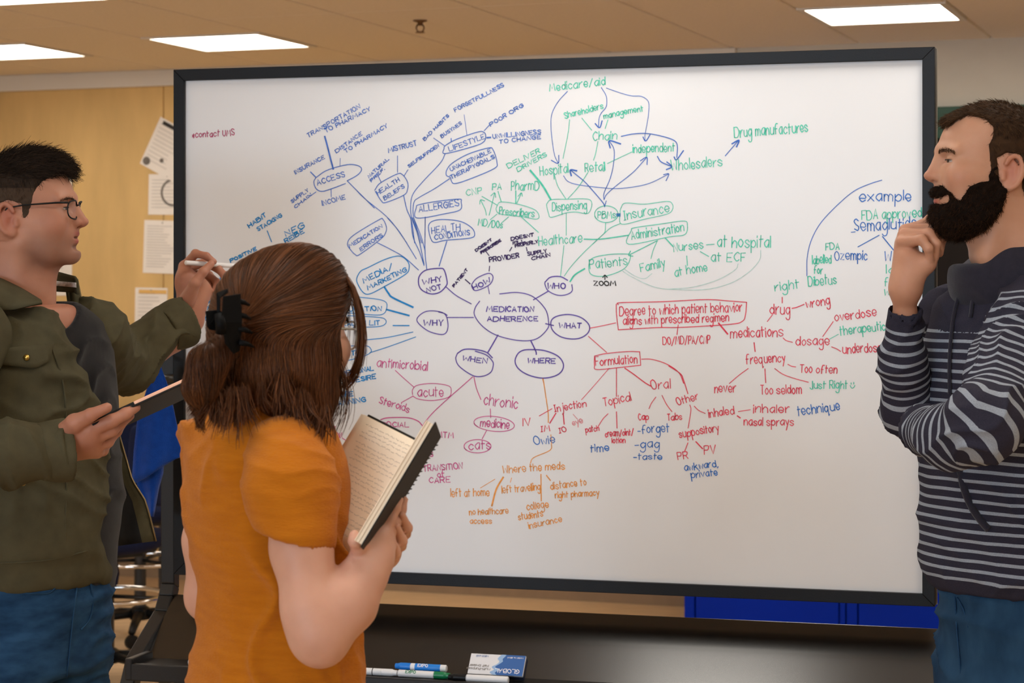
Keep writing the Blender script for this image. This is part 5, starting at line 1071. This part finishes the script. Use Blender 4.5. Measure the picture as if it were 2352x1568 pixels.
    f.loft([(1.565,cx-.005,cy,.085,.075),(1.54,cx,cy,.145,.095),(1.50,cx,cy,.195,.118),(1.43,cx,cy,.212,.138),(1.3,cx,cy,.212,.145),(1.1,cx-.004,cy,.212,.148),(.985,cx,cy,.212,.150),(.965,cx,cy,.202,.142),(.945,cx,cy,.198,.14)], tyaw, .02)
    f.ell(P(2292,560,4.08), (.05,.07,.07), None, .008, True)
    g = Field((cx-.20,cy-.20,1.42), (cx+.26,cy+.22,1.72), .005); g.ell(P(2338,640,4.13), (.135,.125,.115), None, .01); g.ell(P(2420,590,4.14), (.11,.10,.10), None, .03); p0 = P(2246,622,4.0); p1 = P(2246,604,4.0); g.clip(lambda X,Y,Z: np.minimum(-.62*(X-p0[0])+.785*(Z-p0[2]-.004), Z-p1[2]+0*X), .014)
    g.cone(P(2272,500,4.10), P(2330,640,4.13), .052, .060, .010, True); V, Q = g.mesh(); V = smooth_mesh(V, Q, 1); N = normals(V, Q); V = folds(V, N, .006, (.77,.3,.6), 50, 3, 21.0); hoodV = (V, Q)
    V, Q = f.mesh(); V = smooth_mesh(V, Q, 1); ph = V[:,2]/.0188+.15*(vnoise(V*14)-.5); N = normals(V, Q); V2 = folds(V, N, .009, (.3,.2,.9), 40, 4, 4.0); V2 = folds(V2, N, .008, (.85,.4,.1), 55, 3, 11.0, (.4,.75))
    band = ((V[:,2] < 1.468+.02*np.sin(V[:,0]*20)) & (V[:,2] > .972)).astype(float); hd = fast('hoodie', V2, Q, M['striped'], root, {'phase':ph,'band':band}); hood = f; fast('hood', hoodV[0], hoodV[1], M['navy_knit'], hd)
    def sleeve(pts, rs, cut, amp):
        g = Field(*bbox(pts, .10), .005); g.chain(pts, rs, .03); a = np.array(pts[-1]); ax = a-np.array(pts[-2]); ax /= np.linalg.norm(ax); g.clip(lambda X,Y,Z: (X-a[0])*ax[0]+(Y-a[1])*ax[1]+(Z-a[2])*ax[2], .003); g.cone(a-ax*.03, a+ax*.05, rs[-1]-.005, rs[-1]-.004, .002, True)
        V, Q = g.mesh(); V = smooth_mesh(V, Q, 1); P_ = np.array(pts); seg = np.linalg.norm(np.diff(P_,axis=0),axis=1); cum = np.concatenate([[0],np.cumsum(seg)]); best = np.full(len(V),9.); t_ = np.zeros(len(V)); acc = np.zeros(len(V)); wsum = np.zeros(len(V))
        for i in range(len(seg)):
            d = P_[i+1]-P_[i]; t = np.clip(((V-P_[i])@d)/d.dot(d), -.4, 1.4); tc = np.clip(t,0,1); dist = np.linalg.norm(V-P_[i]-tc[:,None]*d,axis=1); w = np.exp(-dist/.010); acc += w*(cum[i]+t*seg[i]); wsum += w
        s = acc/np.maximum(wsum,1e-12); N = normals(V,Q); V2 = folds(V, N, amp, np.array(pts[-1])-np.array(pts[-3]), 62, 4, 6.0, (.25,.65)); V2 = folds(V2, N, amp*.7, (.5,.3,-.8), 48, 4, 16.0, (.3,.7)); fast('sleeve', V2, Q, M['striped'], hd, {'phase':s/.0188+.2*(vnoise(V*16)-.5),'band':((s > cut) & (s < cum[-1]-.03)).astype(float)})
    sleeve([P(2192,735,4.25), P(2140,850,4.26), P(2086,940,4.19), P(2074,830,4.13), P(2079,706,4.085)], [.075,.064,.050,.044,.033], .05, .010)
    sleeve([P(2372,735,3.98), P(2325,850,3.85), P(2265,975,3.72), P(2180,1003,3.80), P(2112,985,3.97)], [.082,.072,.062,.054,.044], .015, .012)
    # drawstrings, pocket edge, hem
    seam(hood, [(2236,632),(2212,668),(2197,720),(2189,780),(2186,850),(2187,905)], .0038, M['navy_knit'], hd, 'drawstring', .006); seam(hood, [(2250,630),(2240,680),(2234,730)], .0038, M['navy_knit'], hd, 'drawstring', .006)
    seam(hood, [(2203,1050),(2208,1090),(2218,1130),(2236,1170),(2258,1200),(2272,1216)], .0075, M['navy_knit'], hd, 'pocket_edge', .001)
    jo, df, feet = trousers(root, (cx+.005, cy), tyaw, 0, M['denim_dark'], .985, .165, .125, fwd=(.03,-.03))
    seam(df, [(2200,1372),(2215,1400),(2225,1440)], .0018, M['denim'], jo, 'pocket_seam', .002); seam(df, [(2195,1360),(2200,1450),(2210,1560)], .0018, M['denim'], jo, 'leg_seam', .002)
    for a in feet: shoe(root, (a[0], a[1], 0), tyaw)
man_striped()

# ================================================================ the woman in the mustard t-shirt
def woman():
    cx, cy = -.366, 3.22; tyaw = math.radians(30); root = empty('person', (cx, cy, 0)); tag(root, 'brown-haired woman in a mustard t-shirt reading notes from an open spiral notebook', 'person')
    hs = .95; R, o = frame_mat(P(640, 797, 3.2), math.radians(40), -.06); Rs = R*hs
    hf = head_field(mouth=-2, nose=.97, neck_r=48, neck_to=(-24,-205), nape=(-46,-46), nape_r=(42,46), width=.95); V, Q = hf.mesh(); V = smooth_mesh(V, Q, 1, .4); parts = [(place(V,Rs,o), Q)]
    g = Field((cx-.26,cy-.26,.9), (cx+.26,cy+.26,1.42), .010); g.loft([(1.38,cx,cy,.07,.06),(1.32,cx,cy,.13,.08),(1.2,cx,cy,.145,.095),(.95,cx,cy,.14,.09)], tyaw, .03); parts.append(g.mesh())
    # right arm and hand
    p = lambda x, y, d: P(x, y, d)
    f = Field(*bbox([p(600,1180,3.04), p(780,1540,3.0), p(960,1150,3.1), p(900,1300,3.2)], .06), .0032)
    f.chain([p(682,1130,3.05), p(692,1260,3.03), p(716,1400,3.005), p(732,1452,3.0)], [.043,.0415,.040,.041], .02); f.ell(p(738,1478,2.998), (.028,.03,.03), None, .02)
    f.chain([p(736,1452,3.0), p(800,1385,3.02), p(838,1318,3.045), p(858,1282,3.06)], [.041,.0385,.030,.025], .02)
    f.cone(p(858,1282,3.06), p(878,1228,3.075), .024, .015, .015); f.cone(p(858,1282,3.06), p(862,1240,3.06), .023, .018, .015); f.cone(p(866,1278,3.07), p(892,1250,3.09), .020, .013, .015); f.cone(p(855,1275,3.055), p(832,1258,3.04), .02, .015, .015)
    finger(f, [p(878,1228,3.075), p(896,1196,3.085), p(908,1168,3.095), p(918,1147,3.105)], [.0125,.0085,.0075,.0062]); finger(f, [p(886,1236,3.09), p(908,1200,3.11), p(922,1170,3.12), p(929,1146,3.125)], [.012,.0085,.0075,.006])
    finger(f, [p(838,1266,3.045), p(824,1255,3.025), p(816,1242,3.01), p(814,1228,3.01)], [.0145,.0115,.0095,.0075])
    hm = f.mesh(); parts.append((smooth_mesh(*hm, 2), hm[1]))
    # left arm, its fingers folded over the right hand
    f = Field(*bbox([p(430,1050,3.4), p(470,1420,3.42), p(960,1150,3.1), p(900,1300,3.24)], .06), .0034)
    f.chain([p(520,1080,3.36), p(484,1240,3.36), p(482,1370,3.38)], [.045,.041,.036], .02); f.chain([p(482,1370,3.38), p(700,1330,3.38), p(880,1268,3.20)], [.037,.036,.025], .02); f.cone(p(880,1268,3.20), p(905,1235,3.17), .023, .019, .015)
    finger(f, [p(908,1232,3.165), p(930,1224,3.14), p(934,1212,3.125), p(923,1184,3.11)], [.014,.0088,.0085,.0068]); finger(f, [p(902,1250,3.16), p(920,1252,3.13), p(922,1242,3.115), p(911,1210,3.10)], [.014,.0088,.0085,.0068]); finger(f, [p(894,1268,3.15), p(905,1278,3.12), p(908,1270,3.105), p(907,1252,3.095)], [.013,.0085,.008,.0062])
    hm = f.mesh(); parts.append((smooth_mesh(*hm, 2), hm[1]))
    V, Q = join(parts); fast('body', V, Q, M['skin_c'], root); eyeballs(Rs, o, root); brows(Rs, o, root, M['hair_brown'])
    # t-shirt
    f = Field((cx-.30,cy-.30,.86), (cx+.30,cy+.30,1.44), .0052)
    def X(px): return (px-CX)/F*cy
    k = [(1.395,X(610),.060,.052),(1.372,X(606),.082,.068),(1.35,X(600),.115,.086),(1.322,X(596),.148,.102),(1.282,X(600),.162,.113),(1.216,X(608),.165,.115),(1.15,X(616),.158,.113),(1.085,X(628),.146,.106),(1.02,X(642),.153,.112),(.94,X(630),.170,.124),(.88,X(630),.172,.126)]
    f.loft([(z,x,cy,a,b) for z, x, a, b in k], tyaw, .02)
    f.ell(P(760,1170,3.26), (.055,.06,.07), None, .05)
    f.ell(np.array((X(612),cy,1.41)), (.062,.062,.036), None, .008, True)
    V, Q = f.mesh(); V = smooth_mesh(V, Q, 1); N = normals(V, Q); V = folds(V, N, .022, (.95,.3,.16), 34, 2.4, 2.0, (.25,.7)); V = folds(V, N, .008, (.8,.3,.5), 70, 3, 9.0, (.4,.75)); V = folds(V, N, .006, (.3,.3,.9), 60, 3, 19.0, (.45,.8)); V = smooth_mesh(V, Q, 1); ts = fast('t_shirt', V, Q, M['mustard'], root); tee = f
    sl = Field(*bbox([P(640,980,3.08), P(690,1290,3.02)], .10), .0045); sl.chain([P(655,1045,3.10), P(668,1120,3.06), P(683,1232,3.035)], [.060,.064,.0565], .03)
    ax = P(683,1252,3.035)-P(666,1120,3.06); ax = ax/np.linalg.norm(ax); ax2 = ax+np.array((.30,0,0)); ax2 /= np.linalg.norm(ax2); a = P(683,1243,3.035)
    sl.clip(lambda X_,Y_,Z_: (X_-a[0])*ax2[0]*0+(X_-a[0])*(-.26)*-1*0+((X_-a[0])*(-.26)-(Z_-a[2])), .003); sl.cone(a-ax*.05, a+ax*.06, .0455, .0475, .003, True)
    V, Q = sl.mesh(); V = smooth_mesh(V, Q, 1); N = normals(V, Q); V = folds(V, N, .0045, (.25,.1,.95), 90, 4, 3.0, (.3,.7)); fast('sleeve', V, Q, M['mustard'], ts)
    s2 = Field(*bbox([P(520,1060,3.36), P(470,1240,3.36)], .09), .006); s2.chain([P(530,1060,3.33), P(508,1140,3.35), P(500,1215,3.36)], [.056,.056,.05], .03); V, Q = s2.mesh(); fast('sleeve', V, Q, M['mustard'], ts)
    seam(tee, [(560,1090),(575,1055),(605,1020),(640,1002),(680,1000)], .0022, M['mustard'], ts, 'shoulder_seam', .003); seam(tee, [(640,935),(632,965),(625,1000)], .002, M['mustard'], ts, 'shoulder_seam', .002)
    seam(tee, [(540,985),(575,950),(610,940),(645,945),(680,985)], .004, M['mustard'], ts, 'neck_rib', .002)
    # hair volume
    mm = .001*hs; C0 = P(640,797,3.2); L = lambda x, y, z: place(np.array([[x,y,z]])*.001, Rs, o)[0]
    h = Field(*bbox([L(0,0,60)-.13, L(0,0,60)+.13, P(430,985,3.06), P(840,1010,3.05)], .03), .0034); RT = R.T
    h.ell(L(0,0,63), np.array((106,83,90))*mm, RT, .01); h.ell(L(-42,0,30), np.array((72,74,76))*mm, RT, .03); h.ell(L(36,-6,95), np.array((76,66,68))*mm, RT, .03)
    def lock(pts, rs, k=.02): h.chain([L(*q) for q in pts], [r*mm for r in rs], k)
    lock([(46,-64,62),(34,-76,-10),(30,-78,-70),(24,-72,-124)], [20,20,22,16]); lock([(20,-74,50),(14,-80,-30),(10,-80,-90),(4,-74,-132)], [24,25,23,13]); lock([(-15,-76,40),(-18,-80,-40),(-16,-76,-100)], [24,25,14])
    lock([(-48,-66,40),(-52,-70,-40),(-50,-64,-88)], [26,26,14]); lock([(-76,-38,30),(-82,-36,-40),(-82,-30,-98)], [26,25,15]); lock([(-90,0,15),(-96,4,-50),(-98,8,-104)], [24,22,14]); lock([(-70,40,20),(-74,42,-50),(-72,40,-98)], [26,24,14]); lock([(20,74,45),(16,80,-40),(6,76,-110)], [24,24,14]); lock([(60,60,60),(58,70,-20),(50,70,-90)], [18,18,12])
    h.ell(L(-6,-86,2), np.array((32,17,44))*mm, RT, .02)
    h.chain([P(520,785,3.07), P(478,835,3.06), P(462,890,3.06), P(458,935,3.07)], [.020,.027,.024,.010], .012)
    # the face stays free
    h.ell(L(128,-20,-36), np.array((72,84,106))*mm, RT, .012, True)
    V, Q = h.mesh(); V = smooth_mesh(V, Q, 1); N = normals(V, Q); clip_p = P(525,722,3.05)
    ph = (V[:,0]*.7+V[:,1]*.5)*330+5*vnoise(V*np.array((40,40,9))); base = V+N*(.0012*np.sin(ph)-.001)[:,None]
    # strands follow the surface: the upper hair towards the clip, the rest hanging
    n = 10000; ok = np.flatnonzero((V[:,2] > L(0,0,-50)[2])); idx = RNG.choice(ok, n); pth = [V[idx]]; zc = L(0,0,22)[2]; up = V[idx][:,2] > zc+.05*(vnoise(V[idx]*30)-.5); zst = np.where(V[idx][:,0] > P(600,900,3.1)[0], L(0,0,-128)[2], L(0,0,-104)[2])+RNG.normal(0,.006,n)
    ln = np.where(up, .010, .0105)*RNG.uniform(.7,1.2,n); wav = RNG.uniform(0,6,n)
    for i in range(13):
        q = pth[-1]; toc = clip_p-q; dc = np.linalg.norm(toc,axis=1); toc /= dc[:,None]+1e-9; toc[:,2] -= .1
        dn = np.stack([.16*np.sin(q[:,2]*38+wav)+.05, .1*np.cos(q[:,2]*30+wav), -np.ones(n)],1); wu = np.clip((q[:,2]-zc)/.05+.5,0,1)[:,None]*up[:,None]; d = toc*wu+dn*(1-wu)+RNG.normal(0,.03,(n,3)); g = h.grad(q); d -= g*(d*g).sum(1)[:,None]*np.where(h.sample(q) < .004, .9, .3)[:,None]; d /= np.linalg.norm(d,axis=1)[:,None]+1e-9
        stp = np.where((up & (dc < .045)) | (q[:,2] < zst), .0005, ln); q2 = q+d*stp[:,None]; v = h.sample(q2); q2 = q2-h.grad(q2)*(np.clip(v-.0012, -.006, .004)*np.where(q2[:,2] > L(0,0,-95)[2], .8, .25))[:,None]; pth.append(q2)
    paths = np.stack(pth,1)+RNG.normal(0,.0008,(n,1,3)); s1 = strands(paths, RNG.uniform(.0004,.0008,n))
    clump = vnoise(V[idx]*np.array((60,60,14))); sh1 = np.repeat(np.clip(.1+.75*clump*RNG.uniform(.5,1.2,n)+.1*RNG.normal(size=n),0,1), 14*3)
    # loose wisps: front lock, flyaways at the nape
    def wisps(px, d, n, spread, r, k=14):
        c = np.array([P(x,y,d+dd) for x, y, dd in px]); c = catmull(c, 4); t = np.linspace(0,len(c)-1,k); c = np.stack([np.interp(t,np.arange(len(c)),c[:,i]) for i in range(3)],1); off = RNG.normal(0,1,(n,1,3))*spread; grow = np.linspace(.5,1.3,k)[None,:,None]; return strands(c[None]+off*grow+np.cumsum(RNG.normal(0,.0004,(n,k,3)),1), r)
    W = [wisps([(742,606,0),(778,624,-.005),(808,658,-.01),(824,705,-.02),(831,760,-.02),(828,815,-.02),(812,860,-.01),(790,884,0)], 3.22, 150, .0026, .0008), wisps([(745,612,0),(790,655,0),(812,700,0),(818,760,0),(812,830,0)], 3.23, 22, .006, .0005), wisps([(765,800,0),(780,850,0),(788,900,0),(782,950,0),(765,985,0)], 3.17, 40, .006, .0006),
         wisps([(470,880,0),(455,915,0),(440,942,0)], 3.06, 60, .004, .0007), wisps([(480,900,0),(470,935,0),(448,950,0)], 3.06, 50, .004, .0007), wisps([(600,880,0),(600,920,0),(612,945,0)], 3.08, 30, .006, .0006), wisps([(560,890,0),(562,940,0),(570,970,0)], 3.06, 60, .008, .0007), wisps([(500,900,0),(505,940,0),(500,970,0)], 3.06, 120, .011, .0008), wisps([(535,900,0),(535,940,0),(528,972,0)], 3.06, 120, .011, .0008), wisps([(740,940,0),(738,975,0),(728,1003,0)], 3.10, 110, .010, .0008), wisps([(690,900,0),(692,950,0),(705,980,0)], 3.09, 110, .011, .0008), wisps([(650,860,0),(650,900,0),(655,935,0)], 3.08, 70, .009, .0008)]
    meshes = [(base,Q),(s1[0],s1[1])]+[(w[0],w[1]) for w in W]; VV, QQ = join(meshes); fast('hair', VV, QQ, M['hair_long'], root, {'shade':np.concatenate([.08+.35*vnoise(base*np.array((70,70,12))), sh1]+[.15+.6*w[2] for w in W])})
    # glasses with clear frames
    gl = MB(); rims = []
    for s in (-1,1):
        rim = [L(116-9*abs(math.cos(a))*(1 if s*math.cos(a) > 0 else .2), s*33+27*math.copysign(abs(math.cos(a))**.8, math.cos(a)), 24+22*math.copysign(abs(math.sin(a))**.8, math.sin(a))) for a in np.linspace(0,2*math.pi,28,endpoint=False)]; rims.append(rim); gl.tube(rim, .0016, 6, closed=True)
    gl.tube([L(117,y,32) for y in (-8,0,8)], .0016, 6); gp = gl.build('glasses', M['clear'], root, smooth=True)
    for s in (-1,1):
        MB().tube([L(108,s*60,34),L(85,s*76,34),L(10,s*80,32)], .002, 6).build('temple_arm', M['clear'], gp, smooth=True); MB().add(rims[0 if s < 0 else 1], [tuple(range(28))]).build('lens', M['glass'], gp)
    jo, df, feet = trousers(root, (cx+.01, cy), tyaw, 0, M['denim_dark'], .93, .155, .118, spread=.085, rk=.07)
    for a in feet: shoe(root, (a[0], a[1], 0), tyaw)
woman()
M['clip_black'] = mat('matt_black_clip', (8,8,9), .6, .12)
# claw clip in her hair
cl = empty('claw_clip', tuple(P(525,800,3.03))); tag(cl, 'black plastic claw clip fastened at the back of the brown hair', 'hair clip')
def plate(name, pxs, d, th, parent):
    a = [P(x,y,d+dd) for x, y, dd in pxs]; b = [P(x,y,d+dd+th) for x, y, dd in pxs]; n = len(a)
    return MB().add(a+b, [tuple(range(n)), tuple(range(2*n-1,n-1,-1))]+[(i,(i+1)%n,n+(i+1)%n,n+i) for i in range(n)]).build(name, M['clip_black'], parent, bevel=.001)
plate('jaw', [(512,680,.0),(553,674,.02),(556,740,.02),(551,806,.03),(536,812,.02),(517,790,.0),(508,740,-.005)], 3.025, .010, cl)
plate('jaw', [(497,672,.0),(523,662,.02),(525,672,.02),(506,684,.0),(506,716,.0),(498,718,.0)], 3.035, .008, cl)
lv = plate('lever', [(471,714,.0),(502,711,.01),(510,716,.01),(514,768,.01),(504,760,.01),(481,757,.0),(475,750,.0)], 3.03, .006, cl); MB().tube([P(505,722,3.03),P(507,742,3.025),P(508,764,3.03)], .008, 10).build('spring_hinge', M['clip_black'], cl, smooth=True)
for k in range(4): MB().tube([P(540+3*k,690+32*k,3.045),P(560+3*k,694+32*k,3.05),P(572+3*k,700+32*k,3.07)], [.0045,.0035,.002], 8).build('tooth', M['clip_black'], cl, smooth=True)

# ---------------------------------------------------------------- spiral notebook in her hands
nb = empty('spiral_notebook', tuple(P(880,1200,3.1))); tag(nb, 'open black spiral notebook with cream handwritten pages held by the woman in mustard', 'notebook')
M['cream'] = mat('cream_paper', (236,220,198), .8, .2, var=.02, vscale=12); M['pencil'] = mat('grey_handwriting', (110,98,90), .8); M['cover'] = mat('black_board_cover', (30,28,28), .6, .3, bump=.2, bscale=500); M['wire'] = mat('black_wire', (24,24,26), .3, metal=.6)
f0, f1, s0, s1 = P(996,974,3.02), P(831,1250,2.985), P(1008,1006,3.155), P(848,1283,3.12); s1 = s0+(f1-f0); o0 = P(843,956,3.235)
vd = (f1-f0); BLn = np.linalg.norm(vd); vd = vd/BLn
def half(org, hinge):
    wd = hinge-org; wd = wd-vd*wd.dot(vd); W = np.linalg.norm(wd); wd /= W; n = np.cross(vd, wd); return wd, W, n
wd, W1, n1 = half(f0, s0); n1 = n1 if n1[0] < 0 else -n1       # n1 points into the book
def N1(x, y, z): return tuple(f0+wd*x+vd*y+n1*z)
MB().box((-.003,-.004,-.0022),(W1,BLn+.004,0), tf=N1).build('cover', M['cover'], nb, bevel=.0008)
for k in range(7): MB().box((.001*(k%3),.0005*(k%2),.0004+.0017*k),(W1-.004,BLn,.0004+.0017*k+.00145), tf=N1).build('page_block', M['cream'], nb)
wd2, W2, n2 = half(o0, s0); n2 = n2 if n2[1] < 0 else -n2
def N2(x, y, z): return tuple(o0+wd2*x+vd*y+n2*z)
MB().box((-.0005,-.004,-.0022),(W2,BLn+.004,0), tf=N2).build('cover', M['cover'], nb, bevel=.0008)
MB().box((-.004,0,.0002),(W2-.002,BLn,.004), tf=N2).build('page_block', M['cream'], nb)
mb = MB(); rows = [[N2(-.008+(W2+.004)*i/12, (BLn-.001)*j/6+.001, .0046+.004*math.sin(math.pi*i/12)) for i in range(13)] for j in range(7)]; mb.sheet(rows); mb.build('open_page', M['cream'], nb, smooth=True, solid=.0004)
mb = MB(); rr = random.Random(3); yy = .012; ang = 0
while yy < BLn-.02:
    if abs(yy-.135) < .003: ribbon(mb, [(.004,yy),(W2-.008,yy)], .0009, lambda a,b: N2(a,b,.0092)); yy += .003; ribbon(mb, [(.004,yy),(W2-.008,yy)], .0006, lambda a,b: N2(a,b,.0092)); yy += .006; continue
    x = .012+rr.choice((0,0,.006,.012)); end = W2*rr.uniform(.62,.93)
    while x < end:
        wl = rr.uniform(.004,.012); q = np.array([(x+wl*t+rr.uniform(-.0004,.0004), yy+rr.uniform(-.0014,.0012)) for t in np.linspace(0,1,max(4,int(wl/.0011)))]); ribbon(mb, q, .00045, lambda a,b: N2(a,b,.0056+.0043*math.sin(math.pi*min(1,max(0,(a+.008)/(W2+.004)))))) ; x += wl+.0022
    yy += rr.choice((.0062,.0062,.0068,.0105))
mb.build('handwritten_notes', M['pencil'], nb)
ax = vd; 
for k in range(24):
    t = .012+(BLn-.024)*k/23; c = s0+vd*t-n1*.001; u = wd; w = n1; ringp = [c+.0042*(math.cos(a)*u-math.sin(a)*(w*.75+vd*.6)) for a in np.linspace(0,2*math.pi,14)]; MB().tube(ringp, .0006, 5).build('wire_ring', M['wire'], nb, smooth=True)
